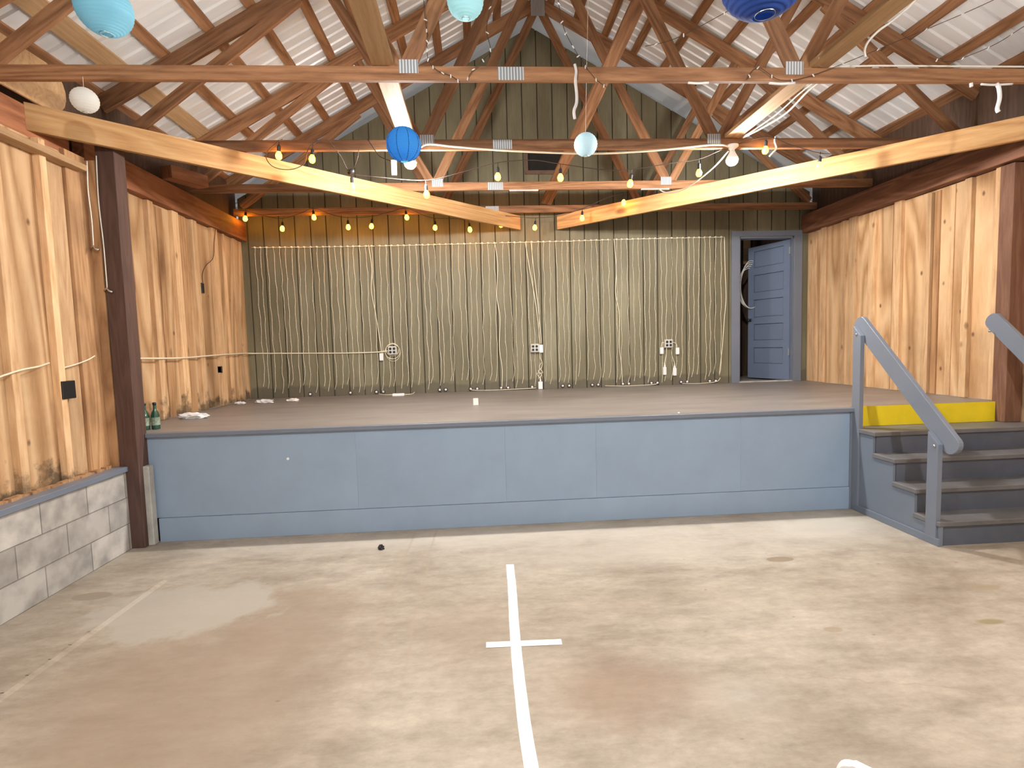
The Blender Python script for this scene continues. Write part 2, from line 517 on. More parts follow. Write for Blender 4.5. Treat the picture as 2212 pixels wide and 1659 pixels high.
def mk_block():
    m, nt, b = nmat('concrete_block')
    tc = nt.nodes.new('ShaderNodeTexCoord'); P = tc.outputs['Object']
    rot = nt.nodes.new('ShaderNodeCombineXYZ'); sp = nt.nodes.new('ShaderNodeSeparateXYZ')
    L(nt, P, sp.inputs[0]); L(nt, sp.outputs[1], rot.inputs[0]); L(nt, sp.outputs[2], rot.inputs[1])
    br = tex(nt, 'Brick', rot.outputs[0], Scale=1.0)
    br.offset = .5
    br.inputs['Color1'].default_value = (.50, .48, .45, 1); br.inputs['Color2'].default_value = (.33, .315, .295, 1)
    br.inputs['Mortar'].default_value = (.22, .21, .19, 1)  # mortar colour darkened to carry the shadow lines of the joints
    br.inputs['Mortar Size'].default_value = .0045; br.inputs['Brick Width'].default_value = .4; br.inputs['Row Height'].default_value = .207
    br.inputs['Mortar Smooth'].default_value = .4
    n = tex(nt, 'Noise', P, Scale=5.0, Detail=6.0)
    r = ramp(nt, [(.32, (.55, .54, .53)), (.6, (1.15, 1.14, 1.13))]); L(nt, n.outputs[0], r.inputs[0])
    c = mix(nt, .9, br.outputs['Color'], r.outputs[0], 'MULTIPLY')
    L(nt, c, b.inputs['Base Color']); b.inputs['Roughness'].default_value = .9
    iv = nt.nodes.new('ShaderNodeMath'); iv.operation = 'SUBTRACT'; iv.inputs[0].default_value = 1
    L(nt, br.outputs['Fac'], iv.inputs[1])
    bump(nt, b, iv.outputs[0], .6, .01)
    return m


M_block = mk_block()
M_pil = plain('pale_concrete', (.42, .41, .38), .9, noise=.25, ns=9)


def mk_metal():
    m, nt, b = nmat('white_roof_metal')
    tc = nt.nodes.new('ShaderNodeTexCoord'); P = tc.outputs['Object']
    n = tex(nt, 'Noise', mapping(nt, P, (.5, 2, .5)), Scale=3.0, Detail=5.0)
    r = ramp(nt, [(.3, (.74, .76, .785)), (.7, (.86, .88, .90))]); L(nt, n.outputs[0], r.inputs[0])
    L(nt, r.outputs[0], b.inputs['Base Color'])
    b.inputs['Roughness'].default_value = .38; b.inputs['Metallic'].default_value = .15
    return m


M_roof = mk_metal()


def mk_plate():
    m, nt, b = nmat('galvanised_plate')
    tc = nt.nodes.new('ShaderNodeTexCoord')
    wv = tex(nt, 'Wave', mapping(nt, tc.outputs['Object'], (1, 1, 1)), Scale=16.0, Distortion=.6)
    wv.bands_direction = 'X'
    r = ramp(nt, [(.2, (.22, .24, .26)), (.6, (.62, .66, .70))]); L(nt, wv.outputs[0], r.inputs[0])
    L(nt, r.outputs[0], b.inputs['Base Color']); b.inputs['Metallic'].default_value = .35; b.inputs['Roughness'].default_value = .45
    return m


M_plate = mk_plate()
M_white = plain('white_plastic', (.82, .83, .84), .35)
M_ivory = plain('ivory_wire', (.80, .74, .58), .5)
M_wirew = plain('white_cable', (.78, .76, .70), .5)
M_black = plain('black_plastic', (.012, .012, .014), .4)
M_darkwire = plain('dark_wire', (.05, .035, .03), .5)
M_grey = plain('grey_box', (.55, .54, .50), .5)
M_steel = plain('steel', (.55, .55, .55), .3, 1.0)
M_tape = plain('white_tape', (.86, .86, .84), .6, noise=.04, ns=60)
M_paper = plain('scrap_paper', (.80, .74, .70), .8)
M_sill = plain('vent_sill_wood', (.12, .07, .045), .7, noise=.2)
M_lamp = emit('lamp_glow', (1, .965, .91), LAMP_E)
M_edison = emit('edison_glow', (1.0, .38, .010), EDISON_E)
M_clearpl = plain('clear_plastic', (.75, .75, .76), .2)
mm, nt, bb = nmat('green_glass'); bb.inputs['Base Color'].default_value = (.02, .07, .045, 1); bb.inputs['Roughness'].default_value = .08
bb.inputs['Specular IOR Level'].default_value = .8
M_glass = mm
M_label = plain('bottle_label', (.25, .32, .24), .5, noise=.4, ns=60)


def paper(name, c, tr=.45):
    m, nt, b = nmat(name)
    b.inputs['Base Color'].default_value = (*c, 1); b.inputs['Roughness'].default_value = .75
    t = nt.nodes.new('ShaderNodeBsdfTranslucent'); t.inputs[0].default_value = (*c, 1)
    mx = nt.nodes.new('ShaderNodeMixShader'); mx.inputs[0].default_value = tr
    out = nt.nodes['Material Output']
    L(nt, b.outputs[0], mx.inputs[1]); L(nt, t.outputs[0], mx.inputs[2]); L(nt, mx.outputs[0], out.inputs[0])
    return m


# ------------------------------------------------------------------ numbers of the room
XL, XR, YB = -3.06, 4.67, 7.30
RX, RZ, RS = 0.90, 5.96, .56           # ridge x, rafter top height at ridge, slope
SH, SY, SX = .90, 4.41, 3.25           # stage height, front, right end
YT = (3.62, 4.85, 6.08, 7.10)


def rz(x): return RZ - RS * abs(x - RX)


# ------------------------------------------------------------------ floor
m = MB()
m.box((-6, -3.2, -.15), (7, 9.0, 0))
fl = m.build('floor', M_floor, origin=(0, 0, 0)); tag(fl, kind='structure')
# raised joint running along the left side
jb = MB()
for i in range(24):
    y0 = .5 + i * .13; y1 = y0 + .135
    x = -2.27 + .028 * (y0 - .5)
    jb.prism([(-.012, -.004), (.05, -.004), (.012, .011), (-.006, .011)],
             lambda p, y=y0, x=x: (x + p[0], y, p[1]), lambda p, y=y1, x=x: (x + .004 + p[0], y, p[1]))
jo = jb.build('trim_1', M_floor, origin=(0, 0, 0)); tag(jo, kind='structure')

# ------------------------------------------------------------------ back wall (grooved siding)
def gz(x): return 5.70 - .56 * abs(x - .82)


m = MB()
holes = [(3.66, 4.47, .9, 2.945), (.745, 1.225, 3.85, 4.09)]
P8 = .203
x = XL - .02
edges = sorted(set([XL - .02, XR + .02] + [round(XL + .09 + i * P8, 4) for i in range(40) if XL + .09 + i * P8 < XR]))
for a, b in zip(edges, edges[1:]):
    g = .007
    xs = sorted(set([a + g, b - g] + [h for hh in holes for h in hh[:2] if a + g < h < b - g] + ([.82] if a + g < .82 < b - g else [])))
    for c, d in zip(xs, xs[1:]):
        cuts = [(h[2], h[3]) for h in holes if h[0] <= (c + d) / 2 <= h[1]]
        zs = [0.0]
        for q in cuts: zs += list(q)
        zs.append(None)
        for k in range(0, len(zs), 2):
            z0, z1 = zs[k], zs[k + 1]
            t0, t1 = (gz(c), gz(d)) if z1 is None else (z1, z1)
            if z0 == z1: continue
            m.prism([(c, z0), (d, z0), (d, t1), (c, t0)], lambda p: (p[0], YB, p[1]), lambda p: (p[0], YB + .016, p[1]))
wb = m.build('wall_back', M_siding, origin=(0, YB, .9)); tag(wb, kind='structure')
# the sheet behind the grooves
m = MB()
for c, d in ((XL - .02, .745), (.745, .82), (.82, 1.225), (1.225, 3.66), (3.66, 4.47), (4.47, XR + .02)):
    mid = (c + d) / 2
    cuts = [(h[2], h[3]) for h in holes if h[0] <= mid <= h[1]]
    zs = [0.0]
    for q in cuts: zs += list(q)
    zs.append(None)
    for k in range(0, len(zs), 2):
        z0, z1 = zs[k], zs[k + 1]
        t0, t1 = (gz(c), gz(d)) if z1 is None else (z1, z1)
        m.prism([(c, z0), (d, z0), (d, t1), (c, t0)], lambda p: (p[0], YB + .0125, p[1]), lambda p: (p[0], YB + .03, p[1]))
o = m.build('groove_backing', M_groove, wb, origin=(0, YB, 0))

# small vent opening high in the gable
vt = root('window_1', (.985, YB, 3.85), kind='structure')
m = MB()
for a, b in (((.70, 3.80), (1.27, 3.85)), ((.70, 4.09), (1.27, 4.12)), ((.705, 3.85), (.745, 4.09)), ((1.225, 3.85), (1.265, 4.09))):
    m.box((a[0], YB - .02, a[1]), (b[0], YB + .03, b[1]))
m.build('window_frame', M_sill, vt)
MB().box((.745, YB + .028, 3.85), (1.225, YB + .034, 4.09)).build('pane', M_dark, vt)

# ------------------------------------------------------------------ side walls
# left wall beside the stage
def side_wall(name, x, y0, y1, z0, z1, inward, battens, mats, mb=M_batten, thick=.05):
    w_ = MB()
    w_.box((min(x, x - inward * thick), y0, z0), (max(x, x - inward * thick), y1, z1))
    o = w_.build(name, mats, origin=(x, (y0 + y1) / 2, z0)); tag(o, kind='structure')
    for bt in battens:
        a, b, pr = bt[:3]
        mt = bt[3] if len(bt) > 3 else mb
        zt = z1 - random.uniform(-.02, .02)
        zb = z0 + (bt[4] if len(bt) > 4 else 0)
        xx = sorted((x, x + inward * pr))
        MB().box((xx[0], a, zb), (xx[1], b, zt)).build('batten', mt, o, bevel=.002)
    return o


bl = [(4.60, 5.02, .016, M_oldboard), (5.235, 5.32, .045), (5.42, 5.52, .010, M_oldboard), (5.64, 5.75, .042), (5.80, 5.93, .014, M_oldboard, .0),
      (6.0, 6.1, .045), (6.44, 6.57, .04), (6.75, 6.80, .02), (6.99, 7.08, .028)]
wl = side_wall('wall_left', XL, 4.42, YB, .902, 2.965, 1, bl, M_plyL, M_battenL)
br_ = [(7.10, 7.28, .012), (6.90, 7.0, .02), (6.31, 6.44, .03), (6.52, 6.60, .014), (5.985, 6.09, .035), (5.70, 5.75, .014, M_oldboard), (5.60, 5.70, .045), (5.22, 5.27, .04), (5.14, 5.20, .02, M_oldboard),
       (4.98, 5.04, .012), (4.775, 4.845, .045), (4.50, 4.56, .03)]
wr = side_wall('wall_right', XR, 4.5, YB, .902, 2.965, -1, br_, M_ply)
# stretch of right wall in front of the stage
side_wall('wall_right_front', 4.785, -2.6, 4.50, 0, 2.965, -1, [(3.2, 3.3, .04), (2.4, 2.5, .04), (1.2, 1.3, .04), (0, .1, .04), (-1.2, -1.1, .04)], M_ply)
# left wall in front of the stage: plywood over a block base
side_wall('wall_left_front', -2.93, -2.6, 4.42, .66, 2.99, 1,
          [(4.085, 4.283, .035, M_oldboard), (4.283, 4.415, .10, M_oldboard), (3.84, 3.895, .05), (3.895, 4.08, .012), (3.47, 3.53, .05), (3.0, 3.2, .03, M_oldboard), (2.6, 2.66, .05), (1.6, 1.66, .05), (.6, .66, .05), (-.4, -.34, .05)], M_plyL, M_battenL)
m = MB().box((-2.97, -2.6, 0), (-2.785, 4.284, .62))
o = m.build('wall_base_left', M_block, origin=(-2.785, .06, 0)); tag(o, kind='structure')
m = MB().box((-2.96, -2.6, .62), (-2.765, 4.284, .66)); m.box((-2.96, 4.28, .62), (-2.83, 4.40, .66))
o = m.build('trim_2', M_bluet, bevel=.003); tag(o, kind='structure')
# broken wooden strip lying on the ledge against the plywood
m = MB()
for i in range(40):
    y = 2.2 + i * .052
    m.box((-2.90, y, .66), (-2.868 + random.uniform(0, .02), y + .055, .668 + random.uniform(0, .014)))
o = m.build('trim_3', M_oldboard); tag(o, kind='structure')
MB().box((-2.745, 4.33, 0), (-2.64, 4.396, .645)).build('block_pier', M_pil, bevel=.006)
tag(bpy.data.objects['block_pier'], 'pale rough concrete pier between the dark left post and the stage front', 'pier')

# header beams on top of the side walls
def thing_beam(name, label, cat, p0, p1, th, ht, up, mat, group=None, **k):
    o = beam(name, p0, p1, th, ht, up, mat, **k)
    return tag(o, label, cat, group)


thing_beam('header_beam', 'reddish brown header beam along the top of the left wall beside the stage', 'beam',
           (-3.03, 4.42, 3.09), (-3.03, 7.295, 3.09), .09, .24, (0, 0, 1), M_headerL)
thing_beam('header_beam', 'orange brown header beam above the left wall in front of the dark post', 'beam',
           (-3.03, 1.0, 3.10), (-3.03, 4.27, 3.10), .09, .25, (0, 0, 1), M_headerL)
thing_beam('header_beam', 'dark brown header beam along the top of the right wall', 'beam',
           (4.63, 7.295, 3.09), (4.63, -2.5, 3.09), .13, .24, (0, 0, 1), M_headerR)
thing_beam('top_rail', 'pale timber rail nailed along the top edge of the left front plywood', 'rail',
           (-2.875, 1.0, 2.905), (-2.875, 4.20, 2.905), .10, .045, (0, 0, 1), M_board)
# dark planks added to close the eaves against outside light
for s_, x_ in (('left', -3.12), ('right', 4.74)):
    m = MB().box((x_ - .02, -2.6, 2.97), (x_ + .02, YB, rz(x_) - .02))
    o = m.build('wall_eaves_' + s_, M_darkwood); tag(o, kind='structure')

# rounded plywood gusset nailed behind the end of the left brace beam
m = MB()
poly = [(3.2, 2.99), (4.02, 3.24)] + [(4.02 + .16 * math.sin(math.radians(a)), 3.40 + .16 * -math.cos(math.radians(a)) ) for a in range(0, 181, 20)] + [(3.2, 3.56)]
poly[0] = (3.2, 3.24)
m.prism(poly, lambda p: (-2.915, p[0], p[1]), lambda p: (-2.93, p[0], p[1]))
tag(m.build('plywood_gusset', M_board), 'rounded plywood plate behind the left end of the pale brace beam', 'plate')

# posts
m = MB()
m.prism([(-2.822, 0), (-2.682, 0), (-2.682, 1), (-2.822, 1)], lambda p: (p[0] - .001, 4.285 + .13 * p[1], 0),
        lambda p: (p[0] - .0, 4.285 + .13 * p[1], 3.20))
o = m.build('post', M_post, bevel=.005)
tag(o, 'dark creosoted square post standing on the floor at the left end of the stage', 'post')
m = MB().box((4.61, 4.365, .723), (4.765, 4.49, 2.96))
o = m.build('post', M_postR, bevel=.004)
tag(o, 'brown square post at the top of the stage steps by the right wall', 'post')

# ------------------------------------------------------------------ ceiling: ribbed metal sheets and purlins
m = MB()
YR0, YR1 = -2.8, 8.6
for side in (-1, 1):
    y = YR0
    prof = []
    while y < YR1:
        prof += [(y, 0), (y + .085, 0), (y + .097, .016), (y + .122, .016)]
        y += .134
    xe = RX + side * (4.35 if side > 0 else 4.35)
    va = [m.bm.verts.new((RX, a, RZ + .042 + b)) for a, b in prof]
    vb = [m.bm.verts.new((xe, a, RZ + .042 - RS * 4.35 + b)) for a, b in prof]
    for i in range(len(prof) - 1):
        m.bm.faces.new((va[i], va[i + 1], vb[i + 1], vb[i]))
ceil = m.build('ceiling', M_roof, origin=(RX, 3, RZ)); tag(ceil, kind='structure')
sm = ceil.modifiers.new('sheet', 'SOLIDIFY'); sm.thickness = .004; sm.offset = 1
nrmL = Vector((-RS, 0, 1)).normalized(); nrmR = Vector((RS, 0, 1)).normalized()
for x_ in [-.0, -.37, -.76, -1.12, -1.46, -1.82, -2.17, -2.55, .38, .74] + [1.06, 1.40, 1.76, 2.14, 2.52, 2.9, 3.27, 3.62, 4.0, 4.38]:
    nr = nrmL if x_ < RX else nrmR
    c = Vector((x_, 0, rz(x_))) + nr * .020
    beam('purlin', (c.x, YR0 + .1, c.z), (c.x, 7.25, c.z), .092, .037, nr, M_truss, ceil, bevel=0)
for x_, wd, mt in ((-2.86, .15, M_board), (-3.13, .13, M_truss), (4.72, .12, M_truss)):
    nr = nrmL if x_ < RX else nrmR
    c = Vector((x_, 0, rz(x_))) + nr * .020
    beam('purlin', (c.x, YR0 + .1, c.z), (c.x, 7.25, c.z), wd, .037, nr, mt, ceil, bevel=0)

# flat white sheet over the store room behind the gable
for side in (-1, 1):
    nr = nrmL if side < 0 else nrmR
    x1 = RX + side * 4.2
    m = MB()
    m.prism([(RX, RZ + .03), (x1, RZ + .03 - RS * 4.2), (x1, RZ + .022 - RS * 4.2), (RX, RZ + .022)], lambda p: (p[0], 7.27, p[1]), lambda p: (p[0], 8.58, p[1]))
    m.build('soffit_panel', plain('soffit_white', (.72, .70, .67), .6, noise=.08, ns=3), ceil)
# ------------------------------------------------------------------ trusses
TL = ['roof truss nearest the camera, its long bottom beam crossing the whole picture',
      'second roof truss from the front, its bottom beam behind the deep blue lantern',
      'third roof truss from the front, its bottom beam behind the middle string bulbs',
      'rearmost roof truss just in front of the olive gable wall']
SPL = (.271, .272, .249, .241)
for k, Y in enumerate(YT):
    T = root('roof_truss', (RX, Y, 3.25), TL[k], 'roof truss', 'roof trusses over the stage end')
    t = .038
    beam('bottom_chord', (XL + .02, Y, 3.2945), (XR - .02, Y, 3.2945), t, .089, (0, 0, 1), M_truss, T)
    cs = math.cos(math.atan(RS)); hh = .14
    for s in (-1, 1):
        xe = XL - .05 if s < 0 else XR + .05
        dz = hh / 2 / cs
        beam('top_chord', (RX + s * .001, Y, RZ - dz), (xe, Y, rz(xe) - dz), t - .0005 - .0003 * s, hh, (0, 0, 1), M_truss, T)
        tx = RX + s * 1.29
        qx = RX + s * 2.1
        xh = XL + .12 if s < 0 else XR - .12
        beam('web', (tx + s * .02, Y, 3.32), (RX + s * .05, Y, RZ - .20), t - .002 - .0006 * s, .10, (s, 0, 1), M_truss, T)
        beam('web', (tx + s * .06, Y, 3.32), (qx, Y, rz(qx) - .16), t - .004, .089, (-s, 0, 1), M_truss, T)
        beam('web', (xh, Y, 3.36), (RX + s * 2.32, Y, rz(RX + s * 2.32) - .15), t - .006, .095, (0, 0, 1), M_truss, T)
        # web plates
        beam('gusset_plate', (tx - .062, Y - t / 2 - .001, 3.335), (tx + .062, Y - t / 2 - .001, 3.335), .002, .085, (0, 0, 1), M_plate, T, bevel=0)
    x_ = SPL[k]
    beam('gusset_plate', (x_ - .085, Y - t / 2 - .001, 3.293), (x_ + .085, Y - t / 2 - .001, 3.293), .002, .082, (0, 0, 1), M_plate, T, bevel=0)
    beam('gusset_plate', (RX - .09, Y - t / 2 - .001, RZ - .15), (RX + .09, Y - t / 2 - .001, RZ - .15), .002, .2, (0, 0, 1), M_plate, T, bevel=0)

# horizontal bracing beams, longitudinal boards, sway brace
thing_beam('brace_beam', 'pale new fir beam slanting from the left wall to the middle of the rear wall', 'beam',
           (-3.0, 3.90, 3.150), (.605, 7.24, 3.150), .042, .185, (0, 0, 1), M_brace)
thing_beam('brace_beam', 'pale new fir beam slanting from the right wall to the middle of the rear wall', 'beam',
           (4.60, 3.99, 3.150), (1.125, 7.24, 3.150), .042, .185, (0, 0, 1), M_brace)
thing_beam('runner_board', 'flat board lying across the truss beams above the deep blue lantern', 'board',
           (-.525, -2.5, 3.360), (-.56, 4.90, 3.360), .14, .036, (0, 0, 1), M_board)
thing_beam('runner_board', 'flat board lying across the truss beams with white cables along its right edge', 'board',
           (2.40, -2.5, 3.360), (2.36, 4.90, 3.360), .14, .036, (0, 0, 1), M_board)
thing_beam('sway_brace', 'long diagonal brace rising from the rearmost truss past the small pale blue lantern', 'brace',
           (.945, 7.06, 3.36), (1.75, 4.45, 4.99), .038, .14, (1, 0, 0), M_truss)
thing_beam('wood_block', 'short orange wood block resting on the left header beam', 'wood block',
           (-2.95, 5.46, 3.28), (-2.80, 5.86, 3.30), .14, .12, (0, 0, 1), M_headerL)

# ------------------------------------------------------------------ stage
ST = root('stage', (0, SY, 0), 'low stage with slate blue painted front and worn brown deck across the room', 'stage')
m = MB()
m.box((-2.815, SY - .012, .872), (SX, SY + .05, .90)); m.box((XL + .0, SY + .05, .872), (SX, YB - .005, .90)); m.box((SX, 4.455, .872), (XR, YB - .005, .90))
m.build('deck', M_deck, ST, origin=(0, 5.8, .9))
m = MB().box((-2.68, SY - .03, .862), (SX - .002, SY - .004, .8985))
m.build('nosing', M_bluet, ST, bevel=.004)
xs = [-2.635, -1.035, .199, .972, 2.239, SX - .03]
for a, b in zip(xs, xs[1:]):
    MB().box(((a if a > -2.6 else -2.70) + .0004, SY, .20), (b - .0004, SY + .02, .862)).build('front_panel', M_blue, ST)
m = MB(); m.box((-2.635, SY - .010, 0), (SX - .03, SY + .02, .197))
m.build('kick_board', M_blue, ST, bevel=.002)
MB().box((SX - .03, SY - .012, 0), (SX - .002, SY + .04, .862)).build('corner_trim', M_bluet, ST, bevel=.002)
MB().box((-2.80, SY + .03, .0), (SX - .04, SY + .05, .86)).build('framing', M_dark, ST)

# ------------------------------------------------------------------ stairs
SR = root('stairs', (4.0, 3.98, 0), 'grey painted wooden steps with a yellow top riser at the right end of the stage', 'stairs')
XS1 = 4.762
front = [3.515, 3.728, 3.94, 4.155, 4.452]
zt = [.18, .362, .545, .723]
for i in range(4):
    x1 = XS1
    m = MB().box((SX - .012, front[i] - .015, zt[i] - .036), (x1, front[i + 1] + .01, zt[i]))
    m.build('tread', M_tread, SR, bevel=.004)
    z0 = 0 if i == 0 else zt[i - 1]
    MB().box((SX + .022, front[i] + .005, z0), (x1 - .002, front[i] + .025, zt[i] - .036)).build('riser', M_stair, SR)
o = MB().box((SX + .05, 4.452, .723), (4.655, 4.475, .899)).build('riser', M_yellow, SR)
tag(o, 'bright yellow riser')
m = MB()
prof = [(3.505, .0), (4.40, 0), (4.40, .687), (4.17, .687), (4.17, .509), (3.95, .509), (3.95, .326), (3.735, .326), (3.735, .144), (3.505, .144)]
m.prism(prof, lambda p: (SX, p[0], p[1]), lambda p: (SX + .02, p[0], p[1]))
m.build('skirt_panel', M_skirt, SR)
MB().box((SX - .016, 3.50, 0), (SX - .001, 4.395, .055)).build('base_strip', M_skirt, SR, bevel=.002)


def handrail(x, label, flip=1):
    H = root('handrail', (x, 3.98, 0), label, 'handrail')
    xp = x
    for y, zt_, nm in (((4.365, 1.585, 'post'), (3.575, .80, 'post')) if x < 4 else ((3.575, .80, 'post'),)):
        m = MB()
        m.prism([(y - .045, .03), (y + .045, .03), (y + .045, zt_ + .02), (y - .045, zt_ - .065)],
                lambda p: (xp - .055, p[0], p[1]), lambda p: (xp - .017, p[0], p[1]))
        m.build(nm, M_bluet, H, bevel=.002)
    if x > 4:
        MB().box((xp + .023, 4.375, 1.52), (4.609, 4.455, 1.60)).build('bracket', M_bluet, H)
    # rounded-end rail board
    p0 = Vector((0, 4.43, 1.655)); p1 = Vector((0, 3.435, .70))
    d = (p1 - p0).normalized(); n = Vector((0, -d.z, d.y)); hw = .07
    if n.z < 0: n = -n
    poly = []
    for i in range(9):
        a = math.pi / 2 + math.pi * i / 8
        poly.append(p0 + (d * math.cos(a) * .055 + n * math.sin(a) * hw) + d * .05)
    for i in range(9):
        a = -math.pi / 2 + math.pi * i / 8
        poly.append(p1 + (d * math.cos(a) * .055 + n * math.sin(a) * hw) - d * .05)
    m = MB()
    m.prism([(p.y, p.z) for p in poly], lambda p: (xp - .015, p[0], p[1]), lambda p: (xp + .023, p[0], p[1]))
    m.build('rail', M_bluet, H, bevel=.003)
    for yy, zz in ((4.37, 1.53), (3.56, .72)):
        mt = Matrix.Translation((xp - .056, yy, zz)) @ Matrix.Rotation(math.radians(-90), 4, 'Y')
        MB().lathe([(.011, 0), (.011, .003), (.006, .007), (0, .008)], 10, mt).build('bolt', M_steel, H, smooth=True)
    return H


handrail(SX + .04, 'grey blue handrail with two posts on the left side of the steps')
handrail(4.50, 'grey blue handrail on the right side of the steps, cut off by the picture edge')

# ------------------------------------------------------------------ door and store room
DR = root('door_1', (4.06, YB, .9), kind='structure')
m = MB()
m.box((3.557, YB - .022, .90), (3.672, YB, 2.935)); m.box((4.458, YB - .022, .90), (4.575, YB, 2.935)); m.box((3.557, YB - .022, 2.935), (4.575, YB, 3.01))
m.build('door_casing', M_bluet, DR, bevel=.002)
m = MB()
m.box((3.665, YB, .90), (3.69, YB + .13, 2.935)); m.box((4.445, YB, .90), (4.47, YB + .13, 2.935)); m.box((3.665, YB, 2.91), (4.47, YB + .13, 2.94))
m.build('door_frame', M_bluet, DR)
MB().box((3.66, YB - .01, .895), (4.47, YB + .13, .912)).build('threshold', M_pil, DR)
# slab: local u from hinge, opened inward
hp = Vector((4.435, 7.345, 0)); fp = Vector((4.19, 8.04, 0))
du = (fp - hp); DL = du.length; du.normalize()
nn = Vector((du.y, -du.x, 0))          # towards the left/front side?
if nn.x > 0: nn = -nn
DM = Matrix(((du.x, nn.x, 0, hp.x), (du.y, nn.y, 0, hp.y), (0, 0, 1, .915), (0, 0, 0, 1)))
m = MB()
HT = 1.985
pan = [(1.667, 1.915), (1.295, 1.56), (.921, 1.19), (.571, .821), (.222, .465)]
pan = [(a - .0, b - .0) for a, b in pan]
st = .105
m.box((0, -.034, 0), (st, 0, HT), DM); m.box((DL - st, -.034, 0), (DL, 0, HT), DM)
zz = [0] + [v for q in pan[::-1] for v in q] + [HT]
for i in range(0, len(zz), 2): m.box((st, -.034, zz[i]), (DL - st, 0, zz[i + 1]), DM)
for a, b in pan:
    m.box((st, -.030, a), (DL - st, -.024, b), DM)
    m.box((st + .012, -.026, a + .012), (DL - st - .012, -.012, b - .012), DM)
slab = m.build('door_leaf', M_door, DR)
kp = DM @ Vector((DL - .05, .0, .885))
mt = Matrix.Translation(kp) @ nn.to_track_quat('Z', 'Y').to_matrix().to_4x4()
MB().lathe([(.024, 0), (.024, .005), (.009, .008), (.009, .03), (.022, .036), (.027, .048), (.022, .06), (0, .064)], 14, mt).build('knob', M_black, slab, smooth=True)
mt2 = Matrix.Translation(DM @ Vector((DL - .05, .002, .80)))
for z_ in (.35, 1.78):
    MB().box((-.012, -.01, z_), (.012, .012, z_ + .1), DM).build('hinge', M_steel, DR)
# store room behind the doorway
m = MB(); m.box((2.6, 7.34, .80), (4.75, 8.75, .895))
o = m.build('floor_store', M_deck); tag(o, kind='structure')
m = MB()
m.box((2.9, 8.70, .895), (4.75, 8.74, 3.35))
o = m.build('wall_store', M_darkwood); tag(o, kind='structure')
m = MB(); m.box((4.70, 7.33, .895), (4.75, 8.70, 3.35))
o = m.build('wall_store_right', M_darkwood); tag(o, kind='structure')
for i, x_ in enumerate((3.98, 4.36, 4.60)):
    tag(beam('wall_stud', (x_, 8.66, .90), (x_, 8.66, 3.3), .05, .07, (0, 1, 0), M_post),
        ['dark stud behind the coiled cable in the store room', 'dark stud seen above the open panelled door', 'dark stud in the far right corner of the store room'][i], 'stud', 'studs in the store room')
for i, (a, b) in enumerate(((4.06, 4.20), (4.42, 4.54))):
    tag(MB().box((a, 8.64, 2.75), (b, 8.66, 3.25)).build('pale_board', M_board),
        ['pale board high on the store room wall above the free edge of the door', 'pale board high on the store room wall above the middle of the door'][i], 'board', 'pale boards in the store room')
# cable coil
m = MB()
for q in range(5):
    c0 = Vector((4.19 + q * .004, 7.95 + q * .014, 2.34 - .012 * q)); ra, rb = .165 + .010 * q - .03 * (q == 2), .36 - .014 * q
    m.tube([(c0.x + ra * math.cos(2 * math.pi * i / 36), c0.y + .01 * math.sin(i * .35 + q), c0.z + rb * math.sin(2 * math.pi * i / 36)) for i in range(37)], .0055, 6)
o = m.build('cable_coil', M_wirew, smooth=True)
tag(o, 'coil of pale cable hanging in the doorway beside the open door', 'cable')

# ------------------------------------------------------------------ floor tape
def ribbon(name, pts, wd, mat, label, cat):
    m = MB()
    n = len(pts)
    a, b, a2, b2 = [], [], [], []
    for i, p in enumerate(pts):
        t = Vector(pts[min(i + 1, n - 1)]) - Vector(pts[max(i - 1, 0)]); t.normalize()
        s = Vector((t.y, -t.x)) * wd / 2
        j = random.uniform(-.0008, .0008)
        for lst, q, z in ((a, 1, .0004), (b, -1, .0004), (a2, 1, .0012), (b2, -1, .0012)):
            lst.append(m.bm.verts.new((p[0] + q * s.x + j, p[1] + q * s.y, z)))
    for i in range(n - 1):
        m.bm.faces.new((a2[i], a2[i + 1], b2[i + 1], b2[i])); m.bm.faces.new((b[i], b[i + 1], a[i + 1], a[i]))
        m.bm.faces.new((a[i], a[i + 1], a2[i + 1], a2[i])); m.bm.faces.new((b2[i], b2[i + 1], b[i + 1], b[i]))
    m.bm.faces.new((a[0], a2[0], b2[0], b[0])); m.bm.faces.new((a[-1], b[-1], b2[-1], a2[-1]))
    return tag(m.build(name, mat), label, cat)


pts = []
kn = [(3.594, .172), (3.30, .1665), (3.056, .158), (2.80, .148), (2.613, .1425), (2.3, .138), (1.99, .1365), (1.806, .143), (1.5, .152), (1.2, .16)]
for i in range(48):
    y = 3.594 - i * (2.394 / 47)
    for (ya, xa), (yb, xb) in zip(kn, kn[1:]):
        if yb <= y <= ya:
            pts.append((xa + (xb - xa) * (ya - y) / (ya - yb), y)); break
ribbon('tape_strip', pts, .053, M_tape, 'long strip of white tape on the concrete floor running towards the stage', 'tape')
o = ribbon('tape_strip', [(-.009 + i * .0387, 2.613 - i * .0014) for i in range(11)], .05, M_tape, 'short strip of white tape crossing the long strip on the floor', 'tape')
o.location.z += .0012

